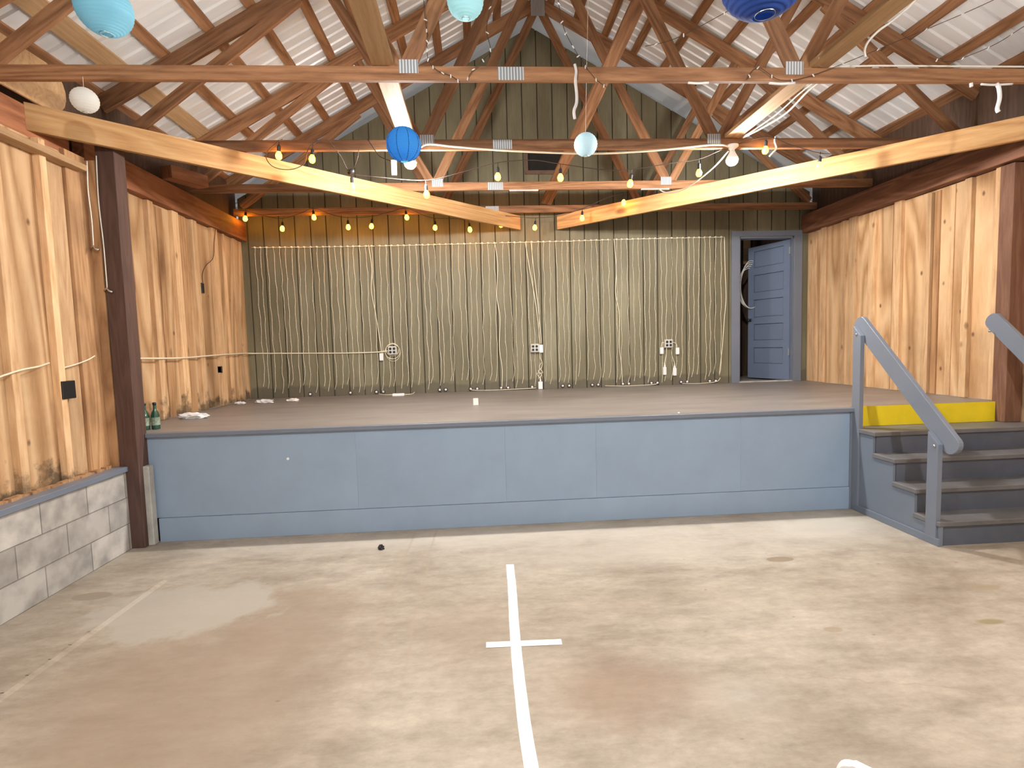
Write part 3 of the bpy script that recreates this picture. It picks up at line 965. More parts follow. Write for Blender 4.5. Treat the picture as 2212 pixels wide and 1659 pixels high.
# ------------------------------------------------------------------ paper lanterns
def lantern(c, d, col, label, hang, ribs=16, tr=.45, hx=0, seams=0):
    c = Vector(c); R = d / 2
    T = root('paper_lantern', c - Vector((0, 0, R)), label, 'paper lantern', 'round paper lanterns under the roof')
    prof = []
    n = ribs * 4
    a0 = .22
    for i in range(n + 1):
        a = a0 + (math.pi - 2 * a0) * i / n
        ph = (i % 4) / 4
        rr = R * (1 - .022 * math.sin(math.pi * ph))
        prof.append((rr * math.sin(a), -rr * math.cos(a) * .97))
    m = MB()
    m.lathe(prof, 40, Matrix.Translation(c) @ Matrix.Rotation(.1, 4, 'X'), cap=False)
    m.build('shade', paper('lantern_paper', col, tr), T, smooth=True)
    if seams:
        m = MB()
        for q in range(seams):
            f = 2 * math.pi * (q + .35) / seams
            m.tube([c + Matrix.Rotation(.1, 3, 'X') @ Vector(((p[0] + .0006) * math.cos(f), (p[0] + .0006) * math.sin(f), p[1])) for p in prof[::3]], .0022, 4)
        m.build('seam', plain('seam_blue', (.01, .06, .22), .8), T)
    for s in (-1, 1):
        rr = R * math.sin(a0); z = s * R * math.cos(a0) * .97
        m = MB(); m.tube([(c.x + rr * math.cos(2 * math.pi * i / 20), c.y + rr * math.sin(2 * math.pi * i / 20), c.z + z) for i in range(21)], .0018, 5)
        m.build('wire_ring', M_steel, T)
    m = MB(); m.tube([c + Vector((0, 0, R * .9)), c + Vector((hx, 0, hang))], .0012, 4)
    m.build('hanging_string', M_wirew, T)


lantern((-2.375, 3.56, 3.105), .152, (.88, .9, .88), 'small white paper lantern hanging at the left end of the nearest truss', .14, 12)
lantern((-2.13, 3.42, 3.56), .297, (.36, .80, 1.0), 'large pale turquoise paper lantern at the top left corner of the picture', .55, 20)
lantern((-.01, 3.30, 3.56), .218, (.55, .92, 1.0), 'pale blue paper lantern at the top centre of the picture', .5, 14)
lantern((1.36, 2.47, 3.19), .40, (.02, .075, .36), 'large navy blue paper lantern at the top right of the picture', .45, 18, .3)
lantern((-.505, 4.12, 3.035), .258, (.06, .40, .85), 'deep blue paper lantern hanging in front of the left white bulb', .31, 20, .5, seams=9)
lantern((.95, 4.52, 3.175), .197, (.68, .90, 1.0), 'small pale blue paper lantern hanging in front of the second truss', 2.69, 12, hx=.10)

# ------------------------------------------------------------------ lamps on the truss beams
def lamp(x, y, z, label):
    T = root('bulb_lamp', (x, y, z), label, 'light bulb', 'bare white bulbs under the trusses')
    mt = Matrix.Translation((x, y, z))
    MB().lathe([(.055, .115), (.055, .10), (.035, .085), (.022, .08), (.022, .06)], 16, mt).build('lampholder', M_white, T, smooth=True)
    MB().lathe([(.0535, -.014), (.052, .004), (.042, .022), (.030, .045), (.022, .066)], 16, mt).build('bulb_housing', M_white, T, smooth=True)
    MB().lathe([(0, -.066), (.028, -.060), (.046, -.042), (.053, -.014)], 18, mt).build('bulb', M_lamp, T, smooth=True)
    m = MB(); m.tube([(x, y, z + .11), (x, y + .01, z + .14)], .006, 6); m.build('stem', M_white, T)


lamp(-.539, 4.81, 3.148, 'glowing white bulb under the second truss, right below the deep blue lantern')
lamp(2.365, 4.84, 3.165, 'glowing white bulb under the second truss at the right, in the open')
lamp(-.53, 1.16, 3.14, 'white bulb on the left runner board above the photographer')
lamp(2.40, 1.16, 3.14, 'white bulb on the right runner board above the photographer')

# ------------------------------------------------------------------ amber string lights
PB = {}


def edison_meshes():
    mt = Matrix.Identity(4)
    a = MB().lathe([(0, -.036), (.014, -.033), (.024, -.022), (.0275, -.006), (.025, .010), (.016, .026), (.012, .034)], 10, mt)
    me = bpy.data.meshes.new('bulb'); bmesh.ops.recalc_face_normals(a.bm, faces=a.bm.faces[:]); a.bm.to_mesh(me); a.bm.free()
    for p in me.polygons: p.use_smooth = True
    me.materials.append(M_edison)
    b = MB().lathe([(.013, .030), (.015, .036), (.015, .075), (.008, .085), (.003, .09), (.003, .125)], 8, mt)
    me2 = bpy.data.meshes.new('socket'); bmesh.ops.recalc_face_normals(b.bm, faces=b.bm.faces[:]); b.bm.to_mesh(me2); b.bm.free()
    me2.materials.append(M_black)
    return me, me2


EM = edison_meshes()


def string_light(label, wire, bulbs, mat):
    T = root('string_light', bulbs[0], label, 'string lights')
    m = MB(); m.tube(spline(wire), .0038, 5); m.build('cord', mat, T, smooth=True)
    for (x, y, z, ax, ay) in bulbs_expand(bulbs):
        M = Matrix.Translation((x, y, z)) @ Matrix.Rotation(ax, 4, 'X') @ Matrix.Rotation(ay, 4, 'Y')
        s = bpy.data.objects.new('socket', EM[1]); COL.objects.link(s); s.parent = T; s.matrix_basis = WM[T].inverted() @ M; WM[s] = M
        b = bpy.data.objects.new('bulb', EM[0]); COL.objects.link(b); b.parent = s; WM[b] = M


def bulbs_expand(bl):
    for b in bl:
        yield (b[0], b[1], b[2], random.uniform(-.15, .15), random.uniform(-.15, .15))


YF_ = 4.93
fb = [(-1.648, 4.79, 3.195), (-1.37, 4.79, 3.165), (-1.073, YF_, 2.969), (-.418, YF_, 2.897), (.227, YF_, 3.047), (.799, YF_, 3.034), (1.445, YF_, 2.975), (2.094, YF_, 3.065),
      (2.65, 4.79, 3.218), (3.158, 4.79, 3.076)]
fw = [(-1.62, 4.82, 3.34), (-1.66, 4.79, 3.30), (-1.75, 4.78, 3.20), (-1.70, 4.77, 3.10), (-1.56, 4.77, 3.07), (-1.44, 4.78, 3.12), (-1.41, 4.79, 3.22), (-1.37, 4.79, 3.28), (-1.25, 4.80, 3.33), (-1.15, 4.86, 3.22),
      (-1.073, YF_, 3.09), (-.831, YF_, 3.05), (-.418, YF_, 3.02), (-.086, YF_, 3.09), (.227, YF_, 3.17), (.548, YF_, 3.19), (.799, YF_, 3.155), (1.2, YF_, 3.10), (1.445, YF_, 3.10), (1.796, YF_, 3.15),
      (2.094, YF_, 3.19), (2.324, YF_ - .1, 3.26), (2.65, 4.79, 3.33), (2.9, 4.79, 3.26), (3.158, 4.79, 3.19), (3.4, 4.95, 3.24)]
string_light('front run of amber string lights looping under the second truss', fw, fb, M_darkwire)
Yb = 7.03
bb_ = [(-2.876, Yb, 3.205), (-2.428, Yb, 3.075), (-2.027, Yb, 3.21), (-1.605, Yb, 3.082), (-1.312, Yb, 3.090), (-.86, Yb, 3.195), (-.504, Yb, 3.06), (-.057, Yb, 3.03), (.348, Yb, 3.085), (.789, Yb, 3.043),
       (1.353, 6.72, 3.085), (1.80, 6.42, 3.190)]
bw = [(-3.0, 7.1, 3.33), (-2.876, Yb, 3.30), (-2.65, Yb, 3.24), (-2.428, Yb, 3.20), (-2.2, Yb, 3.26), (-2.027, Yb, 3.32), (-1.8, Yb, 3.24), (-1.605, Yb, 3.20), (-1.312, Yb, 3.21), (-1.05, Yb, 3.27), (-.86, Yb, 3.31),
      (-.65, Yb, 3.22), (-.504, Yb, 3.18), (-.25, Yb, 3.17), (-.057, Yb, 3.155), (.15, Yb, 3.19), (.348, Yb, 3.20), (.6, Yb, 3.18), (.789, Yb, 3.165), (1.1, 6.95, 3.17), (1.353, 6.72, 3.20), (1.6, 6.55, 3.27), (1.80, 6.42, 3.31)]
string_light('rear run of amber string lights below the rearmost truss', bw, bb_, M_darkwire)

# ------------------------------------------------------------------ curtain string lights on the back wall
def curtain(x0, x1, n, label, zf):
    global CT
    CT = T = root('curtain_light', ((x0 + x1) / 2, YB - .02, .93), label, 'curtain lights', 'curtains of wire lights on the back wall')
    m = MB()
    N = 40
    m.tube([(x0 + (x1 - x0) * i / N, YB - .012, zf(x0 + (x1 - x0) * i / N) + .003 * math.sin(i * 1.9)) for i in range(N + 1)], .0045, 5)
    m.build('top_wire', M_ivory, T, smooth=True)
    for i in range(n):
        x = x0 + (x1 - x0) * (i + .5) / n + random.uniform(-.006, .006)
        zt_ = zf(x)
        zb = .93 + random.uniform(.0, .14)
        lean = random.uniform(-.03, .035)
        m = MB()
        p = []
        K = 22
        a, b_ = random.uniform(0, 6), random.uniform(.6, 1.3)
        for k in range(K + 1):
            f = k / K
            z = zt_ + (zb - zt_) * f
            p.append((x + lean * f + .0055 * math.sin(a + k * b_) + .003 * math.sin(k * 2.3 + a) + (.03 * math.sin(f * 30) * max(0, f - .9) * 8), YB - .010 - .003 * math.cos(k + a), z))
        m.tube(p, .003, 4)
        for k in range(1, K * 2, 2):
            f = k / (K * 2)
            if random.random() < .8:
                q = p[k // 2]
                m.lathe([(0, -.006), (.0062, 0), (0, .006)], 5, Matrix.Translation((q[0], q[1] - .002, q[2])))
        m.lathe([(0, -.010), (.015, -.006), (.015, .008), (0, .016)], 8, Matrix.Translation((x, YB - .014, zt_)))
        m.build('light_strand', M_ivory, T)


def lead(T, pts):
    m = MB(); m.tube(spline([(p[0], YB - .022, p[1]) for p in pts]), .0052, 5); m.build('lead_wire', M_ivory, T, smooth=True)


def topz(x): return 2.897 + .012 * math.sin(x * .9) + .034 * max(0, min(1, (x - 1.2) / 2.2))


curtain(-2.93, -1.33, 20, 'leftmost curtain of pale wire lights on the olive wall, nearest the left wall', topz)
lead(CT, [(-1.41, 2.90), (-1.38, 2.6), (-1.40, 2.3), (-1.36, 2.0), (-1.33, 1.75), (-1.30, 1.46)])
curtain(-1.31, .30, 20, 'curtain of pale wire lights on the olive wall left of the middle power box', topz)
lead(CT, [(.27, 2.90), (.30, 2.6), (.275, 2.2), (.31, 1.9), (.29, 1.5), (.32, 1.2), (.31, .95)])
curtain(.33, 1.86, 19, 'curtain of pale wire lights on the olive wall right of the middle power box', topz)
lead(CT, [(.68, 2.90), (.74, 2.5), (.80, 2.1), (.83, 1.8), (.85, 1.53)])
lead(CT, [(.76, 2.90), (.79, 2.5), (.83, 2.1), (.87, 1.53)])
curtain(1.89, 3.45, 20, 'rightmost curtain of pale wire lights on the olive wall, next to the door', topz)
lead(CT, [(1.90, 2.93), (1.925, 2.5), (1.91, 2.2), (1.96, 1.9), (1.95, 1.5), (1.98, 1.2), (1.99, .95)])
lead(CT, [(3.45, 2.93), (3.46, 2.5), (3.475, 2.1), (3.45, 1.8), (3.43, 1.5), (3.40, 1.2), (3.38, 1.02)])
# small round clips along the foot of the wall
ORD = 'first second third fourth fifth sixth seventh eighth ninth tenth eleventh twelfth thirteenth fourteenth fifteenth sixteenth seventeenth eighteenth nineteenth twentieth twenty-first twenty-second twenty-third'.split()
for i, x_ in enumerate((-2.279, -1.745, -1.398, -1.306, -.543, -.461, -.12, -.031, .299, .395, .728, 1.154, 1.245, 1.57, 1.654, 2.002, 2.087, 2.41, 2.496, 2.834, 2.921, 3.248, 3.335)):
    T = root('wall_clip', (x_, YB, .925), 'dark round clip with white button, ' + ORD[i] + ' from the left along the wall foot', 'wall clip', 'round clips along the foot of the olive wall')
    mt = Matrix.Translation((x_, YB - .0, .937)) @ Matrix.Rotation(math.radians(90), 4, 'X')
    MB().lathe([(.03, 0), (.03, .004), (.02, .008)], 12, mt).build('pad', M_darkwire, T)
    MB().lathe([(.015, .006), (.015, .014), (.009, .02), (0, .021)], 10, mt).build('button', M_white, T, smooth=True)

# ------------------------------------------------------------------ power boxes, controllers and plugs
def quad_outlet(x, z, label):
    T = root('power_box', (x, YB, z - .055), label, 'socket box', 'four-hole power boxes on the back wall')
    MB().box((x - .058, YB - .05, z - .058), (x + .058, YB, z + .058)).build('box', M_grey, T, bevel=.006)
    for sx in (-1, 1):
        for sz in (-1, 1):
            mt = Matrix.Translation((x + sx * .025, YB - .05, z + sz * .023)) @ Matrix.Rotation(math.radians(90), 4, 'X')
            MB().lathe([(.0175, 0), (.0175, .0035), (.012, .004)], 14, mt).build('socket_hole', M_black, T)


quad_outlet(-1.155, 1.494, 'four-hole power box with a loop of wire around it, left part of olive wall')
quad_outlet(.775, 1.471, 'four-hole power box in the middle of the olive wall')
quad_outlet(2.647, 1.482, 'four-hole power box with white plugs hanging below it, right part of olive wall')


def ctrl(x, z, w_, h_, label, cat='controller', neck=0, g='white plastic light controllers'):
    T = root('light_controller', (x, YB - .02, z - h_ / 2), label, cat, g)
    MB().box((x - w_ / 2, YB - .034, z - h_ / 2), (x + w_ / 2, YB - .006, z + h_ / 2)).build('body', M_white, T, bevel=.005)
    if neck:
        mt = Matrix.Translation((x, YB - .02, z + h_ / 2))
        MB().lathe([(.014, -.01), (.012, .02), (.005, .04), (.004, .06)], 8, mt).build('strain_relief', M_white, T, smooth=True)


ctrl(-1.308, 1.41, .05, .10, 'white controller left of the looped power box')
ctrl(.862, 1.46, .055, .11, 'white adapter touching the right side of the middle power box')
ctrl(.842, .955, .06, .105, 'white controller at the foot of the wall below the middle power box', neck=1)
ctrl(2.555, 1.385, .05, .095, 'white controller at the left below the right power box')
ctrl(2.778, 1.375, .05, .095, 'white controller at the right below the right power box')
ctrl(2.595, 1.10, .045, .11, 'white plug hanging lower left under the right power box', 'plug', 1)
ctrl(2.737, 1.085, .05, .11, 'white plug hanging lower right under the right power box', 'plug', 1)
m = MB().box((-1.13, 6.93, .90), (-.98, 7.0, .935)); o = m.build('light_controller', M_white, bevel=.006)
tag(o, 'white controller lying on the stage floor against the olive wall', 'controller')


def cable(pts, r, mat, label, cat='cable', name='cable', n=6):
    m = MB(); m.tube(spline(pts, n), r, 6)
    return tag(m.build(name, mat, smooth=True), label, cat)


yw = YB - .012
cable([(XL + .055, 4.5, 1.51), (XL + .055, 5.0, 1.495), (XL + .055, 5.6, 1.485), (XL + .055, 6.3, 1.50), (XL + .055, 7.0, 1.51), (XL + .075, 7.26, 1.505), (-2.8, yw, 1.50), (-2.2, yw, 1.485), (-1.8, yw, 1.475), (-1.4, yw, 1.475), (-1.22, yw, 1.49)],
      .008, M_ivory, 'cream cable running along the left wall and olive wall to the first power box')
m = MB()
for q, (rx_, rz_, dz) in enumerate(((.10, .115, -.03), (.085, .085, .01), (.10, .10, -.015))):
    m.tube([(-1.155 + rx_ * math.cos(2 * math.pi * i / 28), yw - .01 * q, 1.494 + dz + rz_ * math.sin(2 * math.pi * i / 28)) for i in range(29)], .004, 5)
tag(m.build('wire_loop', M_ivory, smooth=True), 'loop of thin wire around the left power box', 'wire')
cable([(.842, yw - .01, 1.40), (.85, yw - .015, 1.33), (.875, yw, 1.27), (.865, yw, 1.2), (.82, yw, 1.15), (.86, yw, 1.10), (.835, yw, 1.06), (.842, yw, 1.04)], .005, M_ivory, 'knotted wire between the middle power box and the controller below', 'wire', 'wire')
cable([(.86, yw, 1.27), (.835, yw - .01, 1.2), (.88, yw, 1.13), (.80, yw, 1.12), (.845, yw, 1.05)], .004, M_ivory, 'second strand of knotted wire below the middle power box', 'wire', 'wire')
for a, b, lb in ((2.62, 2.595, 'wire from the right power box down to the lower left plug'), (2.70, 2.737, 'wire from the right power box down to the lower right plug')):
    cable([(a, yw - .02, 1.42), (a - .002, yw - .01, 1.33), (b, yw, 1.21), (b, yw, 1.17)], .0045, M_ivory, lb, 'wire', 'wire')
cable([(2.59, yw - .02, 1.49), (2.565, yw, 1.50), (2.552, yw, 1.44)], .0045, M_ivory, 'short wire from the right power box to the left controller', 'wire', 'wire')
cable([(2.70, yw - .02, 1.50), (2.76, yw, 1.48), (2.778, yw, 1.43)], .0045, M_ivory, 'short wire from the right power box to the right controller', 'wire', 'wire')
cable([(-.12, yw, .925), (.0, yw, .912), (.3, yw, .91), (.6, yw, .915), (.78, yw, .92)], .0045, M_ivory, 'wire along the foot of the wall left of the middle controller', 'wire', 'wire')
cable([(1.75, yw, .918), (2.0, yw, .908), (2.4, yw, .912), (2.5, yw, .93)], .0045, M_ivory, 'wire along the foot of the wall below the right power box', 'wire', 'wire')
cable([(2.85, yw, .915), (3.1, yw, .908), (3.34, yw, .925), (3.40, yw, .98)], .0045, M_ivory, 'wire along the foot of the wall near the door frame', 'wire', 'wire')
cable([(-1.35, 7.22, .915), (-1.25, 7.15, .908), (-1.1, 7.1, .91), (-.98, 7.0, .915), (-.90, 7.1, .91), (-.88, 7.25, .92)], .0045, M_ivory, 'wire lying on the stage floor around the loose white controller', 'wire', 'wire')

# ------------------------------------------------------------------ cables up in the trusses
y_ = 4.826
cable([(-.50, y_, 3.20), (-.40, y_, 3.292), (-.157, y_, 3.275), (.249, y_, 3.241), (.743, y_ - .01, 3.213), (1.16, y_ - .01, 3.205), (1.668, y_, 3.234), (2.181, y_, 3.28), (2.33, y_, 3.26)], .009, M_ivory, 'cream cable strung along the second truss between the two white bulbs')
cable([(2.30, 3.5, 3.35), (2.40, 3.601, 3.348), (2.79, 3.60, 3.352), (3.29, 3.60, 3.351), (3.84, 3.6, 3.35), (4.4, 3.6, 3.35)], .0065, M_wirew, 'white cable lying along the top of the nearest truss beam at the right')
cable([(2.578, 3.45, 3.33), (2.57, 3.45, 3.37), (2.60, 3.46, 3.43), (2.67, 3.46, 3.50), (2.76, 3.45, 3.56), (2.88, 3.44, 3.66), (2.95, 3.43, 3.75), (3.05, 3.4, 3.9)], .008, M_wirew, 'thick white cable dangling behind the nearest truss at upper right')
cable([(2.49, 3.66, 3.335), (2.48, 3.9, 3.325), (2.50, 4.2, 3.30), (2.49, 4.5, 3.315), (2.44, 4.78, 3.325)], .008, M_wirew, 'outer white cable sagging below the right runner board')
cable([(2.455, 3.66, 3.338), (2.45, 3.95, 3.333), (2.46, 4.3, 3.32), (2.44, 4.78, 3.33)], .006, M_wirew, 'inner white cable fixed under the right runner board')
cable([(2.36, 4.90, 3.25), (2.30, 5.1, 3.16), (2.22, 5.5, 3.10), (2.14, 5.85, 3.14), (2.10, 6.05, 3.24)], .007, M_wirew, 'white cable hanging from the right white bulb towards the third truss')
m = MB().tube(spline([(2.76, 4.82, 3.345), (2.75, 4.815, 3.30), (2.765, 4.81, 3.24), (2.73, 4.81, 3.20), (2.70, 4.81, 3.17)]), .007, 6)
tag(m.build('cable', M_wirew, smooth=True), 'short white cable end hooked over the second truss at the right', 'cable')
m = MB()
m.lathe([(0, -.03), (.022, -.025), (.024, .02), (.012, .035), (0, .035)], 10, Matrix.Translation((-1.075, 4.90, 3.09)) @ Matrix.Rotation(1.3, 4, 'Y'))
tag(m.build('plug', M_black, smooth=True), 'black plug on the string light cord left of the deep blue lantern', 'plug')
m = MB().box((-.70, 4.78, 3.02), (-.655, 4.783, 3.15))
o = m.build('paper_tag', M_paper); tag(o, 'white paper tag dangling beside the left white bulb', 'tag')
cable([(-.90, 4.82, 3.34), (-.86, 4.82, 3.28), (-.80, 4.80, 3.19), (-.70, 4.78, 3.14)], .004, M_darkwire, 'thin dark wire curving from the second truss to the paper tag', 'wire', 'wire')
cable([(-.97, 4.80, 3.26), (-.99, 4.80, 3.17), (-1.03, 4.85, 3.11)], .0028, M_darkwire, 'thin dark wire from the second truss down to the black plug', 'wire', 'wire')

# thin fairy wires with clear mini bulbs
def fairy(pts, label, n=9):
    T = root('fairy_wire', pts[0], label, 'fairy lights')
    sp = spline(pts)
    m = MB(); m.tube(sp, .0022, 4); m.build('cord', M_darkwire, T)
    for i in range(n):
        p = sp[int((i + .5) * len(sp) / n)]
        m = MB(); m.lathe([(0, -.016), (.004, -.012), (.0045, .0), (.003, .008)], 6, Matrix.Translation(p) @ Matrix.Rotation(random.uniform(-1.2, 1.2), 4, 'Y'))
        m.build('mini_bulb', M_clearpl, T)


fairy([(-.273, 3.56, 3.78), (-.269, 3.56, 3.60), (-.26, 3.56, 3.51), (-.264, 3.56, 3.43), (-.255, 3.57, 3.35), (-.20, 3.585, 3.30), (-.12, 3.585, 3.27), (-.06, 3.585, 3.23)], 'thin fairy light wire draped over the nearest truss left of centre', 10)
fairy([(-.02, 3.585, 3.24), (.02, 3.585, 3.30), (.09, 3.57, 3.36), (.14, 3.56, 3.42), (.12, 3.56, 3.55), (.16, 3.55, 3.72)], 'short fairy light wire beside the truss plate left of centre', 6)
fairy([(.582, 3.56, 3.75), (.609, 3.56, 3.595), (.638, 3.56, 3.51), (.696, 3.56, 3.41), (.746, 3.57, 3.34), (.83, 3.585, 3.25), (.90, 3.585, 3.20)], 'thin fairy light wire draped over the nearest truss right of centre', 8)
fairy([(1.154, 3.56, 3.448), (1.324, 3.56, 3.486), (1.51, 3.55, 3.566), (1.80, 3.5, 3.70)], 'fairy light wire rising left of the navy lantern', 3)
fairy([(1.85, 3.585, 3.25), (1.93, 3.585, 3.33), (2.079, 3.585, 3.25), (2.268, 3.585, 3.27), (2.552, 3.55, 3.36), (2.902, 3.5, 3.485), (3.285, 3.5, 3.635), (3.6, 3.5, 3.77)], 'long fairy light wire stretching up to the right over the nearest truss', 10)
fairy([(3.05, 3.5, 3.36), (3.2, 3.5, 3.33), (3.393, 3.5, 3.39), (3.554, 3.5, 3.46), (3.722, 3.5, 3.56), (3.9, 3.5, 3.65)], 'fairy light wire near the upper right corner of the picture', 5)

# scraps hanging from the nearest truss
def strip(pts, wd, mat, label, cat, name):
    m = MB()
    m.tube(spline(pts, 4), wd, 6)
    for v in m.bm.verts: pass
    return tag(m.build(name, mat, smooth=True), label, cat)


strip([(.69, 3.585, 3.345), (.70, 3.585, 3.30), (.693, 3.583, 3.24), (.70, 3.585, 3.16), (.698, 3.585, 3.10), (.68, 3.585, 3.05), (.684, 3.585, 3.0)], .010, M_clearpl, 'grey plastic ribbon hanging over the nearest truss near the centre', 'ribbon', 'ribbon')
strip([(3.66, 3.62, 3.248), (3.68, 3.62, 3.22), (3.69, 3.62, 3.15), (3.675, 3.62, 3.08), (3.685, 3.62, 3.055)], .013, M_white, 'torn white paper strip hanging from the nearest truss at far right', 'paper strip', 'paper_strip')
strip([(3.55, 3.62, 3.243), (3.64, 3.62, 3.238), (3.78, 3.62, 3.245)], .008, M_white, 'torn white scrap stuck under the nearest truss at far right', 'paper scrap', 'paper_scrap')
strip([(3.475, 3.62, 3.25), (3.478, 3.62, 3.225)], .011, M_white, 'small white scrap under the nearest truss left of the torn strip', 'paper scrap', 'paper_scrap')
strip([(1.46, 3.61, 3.242), (1.53, 3.61, 3.238), (1.60, 3.61, 3.243)], .008, M_white, 'white scrap under the nearest truss right of the pale blue lantern', 'paper scrap', 'paper_scrap')
strip([(2.02, 3.61, 3.242), (2.10, 3.61, 3.236), (2.2, 3.61, 3.243)], .009, M_white, 'white scrap under the nearest truss below its right metal plate', 'paper scrap', 'paper_scrap')
for i, (a, b) in enumerate(((.405, .729), (1.903, 2.227))):
    tag(MB().box((a, 6.055, 3.238), (b, 6.075, 3.249)).build('pale_strip', M_white), ['thin white strip under the third truss near its middle plate', 'thin white strip under the third truss near its right plate'][i], 'strip', 'white strips under the third truss')

# ------------------------------------------------------------------ odds and ends
o = MB().box((-2.932, 3.845, 1.235), (-2.870, 3.965, 1.36)).build('outlet_box', M_black, bevel=.003)
tag(o, 'black square outlet on the plywood left of the dark post', 'outlet')
T = root('wall_switch', (XL + .04, 6.13, 2.16), 'small black box with a thin wire high on the left stage wall', 'switch')
MB().box((XL, 6.105, 2.19), (XL + .05, 6.165, 2.30)).build('body', M_black, T, bevel=.003)
m = MB(); m.tube(spline([(XL + .05, 6.135, 2.30), (XL + .055, 6.13, 2.40), (XL + .055, 6.22, 2.50), (XL + .055, 6.40, 2.62), (XL + .055, 6.45, 2.8), (XL + .055, 6.5, 2.96)]), .004, 5); m.build('wire', M_darkwire, T)
o = MB().box((XL, 6.44, 1.29), (XL + .046, 6.462, 1.37)).build('outlet_box', M_black, bevel=.003)
tag(o, 'tiny black outlet low on the left stage wall near the corner', 'outlet')


def pull(x, y, z0, z1, label, wob):
    T = root('pull_cord', (x, y, z1), label, 'cord')
    m = MB(); m.tube(spline([(x, y, z0), (x - .01, y, z0 * .66 + z1 * .34), (x + wob * .5, y, z0 * .33 + z1 * .67), (x + wob, y, z1)]), .0045, 5); m.build('cord', M_wirew, T, smooth=True)
    m = MB(); m.tube([(x + wob - .02, y, z1 - .015), (x + wob, y, z1), (x + wob + .012, y, z1 - .02), (x + wob + .035, y, z1 - .03)], .009, 6); m.build('handle', M_steel, T, smooth=True)


pull(-2.845, 4.235, 2.97, 2.35, 'thin pull cord ending higher up on the plywood beside the dark post', -.005)
pull(-2.80, 4.27, 3.02, 2.04, 'longer thin cord hanging against the dark post with a metal hook', .0)
cable([(-2.915, 3.35, 1.40), (-2.865, 3.50, 1.45), (-2.865, 3.65, 1.47), (-2.91, 3.80, 1.49)], .006, M_ivory, 'pale cable on the left front plywood, nearer the picture edge')
cable([(-2.905, 3.90, 1.45), (-2.89, 4.0, 1.47), (-2.885, 4.12, 1.50), (-2.885, 4.2, 1.53)], .005, M_ivory, 'pale cable end on the weathered board beside the dark post')

for i, (x, y) in enumerate(((-2.80, 4.60), (-2.735, 4.63))):
    T = root('bottle', (x, y, .9), ['green glass bottle next to the dark post on the stage', 'green glass bottle on the stage, the right one of the pair'][i], 'bottle', 'two green bottles at the left stage corner')
    mt = Matrix.Translation((x, y, .9))
    b = MB().lathe([(.0, 0), (.030, 0), (.032, .01), (.032, .11), (.026, .14), (.013, .165), (.012, .215)], 16, mt).build('glass', M_glass, T, smooth=True)
    MB().lathe([(.014, .205), (.015, .225), (.0, .228)], 12, mt).build('cap', M_black, T, smooth=True)
    MB().lathe([(.0325, .035), (.0328, .036), (.0328, .10), (.0325, .101)], 16, mt, cap=False).build('label', M_label, T)


def crumple(c, sx_, sy_, sz_, mat, label, cat, name='plastic_wrapper', seed=0):
    rn = random.Random(seed)
    bm = bmesh.new(); bmesh.ops.create_icosphere(bm, subdivisions=3, radius=1)
    for v in bm.verts:
        k = 1 + rn.uniform(-.28, .28)
        v.co = Vector((v.co.x * sx_ * k, v.co.y * sy_ * k, max(0, (v.co.z * k + .6) * sz_)))
    me = bpy.data.meshes.new(name); bm.to_mesh(me); bm.free()
    return tag(link(name, me, mat, None, Matrix.Translation(c)), label, cat)


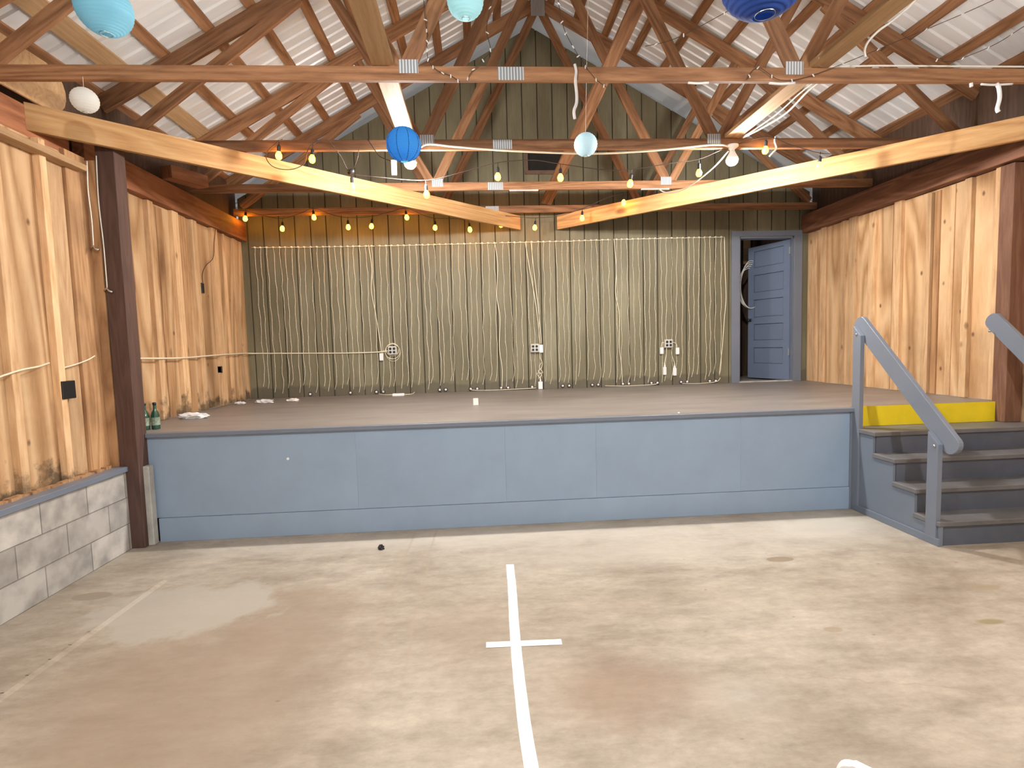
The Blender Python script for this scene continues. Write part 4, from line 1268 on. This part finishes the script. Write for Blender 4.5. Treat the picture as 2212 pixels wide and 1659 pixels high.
crumple((-2.77, 5.28, .902), .13, .05, .035, M_clearpl, 'crumpled clear plastic bottle lying by the left stage wall', 'plastic bottle', 'plastic_bottle', 1)
crumple((-2.88, 6.55, .902), .06, .04, .02, M_clearpl, 'crumpled plastic scrap in the rear left corner of the stage', 'litter', seed=2)
crumple((-2.62, 6.62, .902), .10, .045, .028, M_clearpl, 'crumpled clear wrapper left of the others along the olive wall', 'litter', seed=3)
crumple((-2.31, 6.72, .902), .07, .04, .022, M_paper, 'small crumpled scrap right of the clear wrapper on the stage', 'litter', seed=4)
o = MB().box((-.070, 5.58, .901), (-.017, 5.605, .973)).build('paper_note', M_paper, bevel=.002)
tag(o, 'small pale box standing alone on the stage floor near the middle', 'box')
crumple((-.784, 3.998, .001), .022, .016, .022, M_black, 'tiny black scrap lying on the floor in front of the stage', 'litter', 'scrap', 5)
crumple((1.70, 4.43, .901), .008, .008, .006, M_white, 'tiny white crumb on the stage edge right of centre', 'litter', 'scrap', 6)
mt = Matrix.Translation((-1.586, SY, .645)) @ Matrix.Rotation(math.radians(90), 4, 'X')
tag(MB().lathe([(.011, 0), (.011, .003), (0, .005)], 10, mt).build('sticker_dot', M_white), 'tiny white dot stuck on the blue stage front at left', 'sticker')

# corner of a white plastic chair at the bottom right, close to the camera
CH = root('plastic_chair', (.80, .78, 0), 'white plastic chair whose rounded back corner pokes into the bottom right', 'chair')
M_ch = plain('chair_white', (.80, .79, .78), .4)
cor = Vector((.673, .935, .742)); ang = math.radians(-52)
CM = Matrix.Translation(Vector((cor.x, cor.y, 0))) @ Matrix.Rotation(ang, 4, 'Z')
poly = []
W_, Z0, Z1, rr = .42, .47, .722, .03
for cx_, cz_, a0_ in ((W_ - rr, Z0 + rr, -90), (W_ - rr, Z1 - rr, 0), (rr, Z1 - rr, 90), (rr, Z0 + rr, 180)):
    for i in range(7):
        a = math.radians(a0_ + 15 * i)
        poly.append((cx_ + rr * math.cos(a), cz_ + rr * math.sin(a)))
m = MB(); m.prism(poly, lambda p: CM @ Vector((p[0], 0, p[1])), lambda p: CM @ Vector((p[0], -.02, p[1]))); m.build('backrest', M_ch, CH, bevel=.004)
m = MB(); m.box((0, -.44, .42), (W_, -.0, .445), CM); m.build('seat', M_ch, CH, bevel=.008)
for a, b in ((.02, -.01), (W_ - .02, -.01), (.02, -.42), (W_ - .02, -.42)):
    m = MB(); m.tube([CM @ Vector((a, b, .47 if b > -.1 else .42)), CM @ Vector((a, b + (.03 if b > -.1 else -.03), 0.0))], .014, 10); m.build('leg', M_ch, CH, smooth=True)
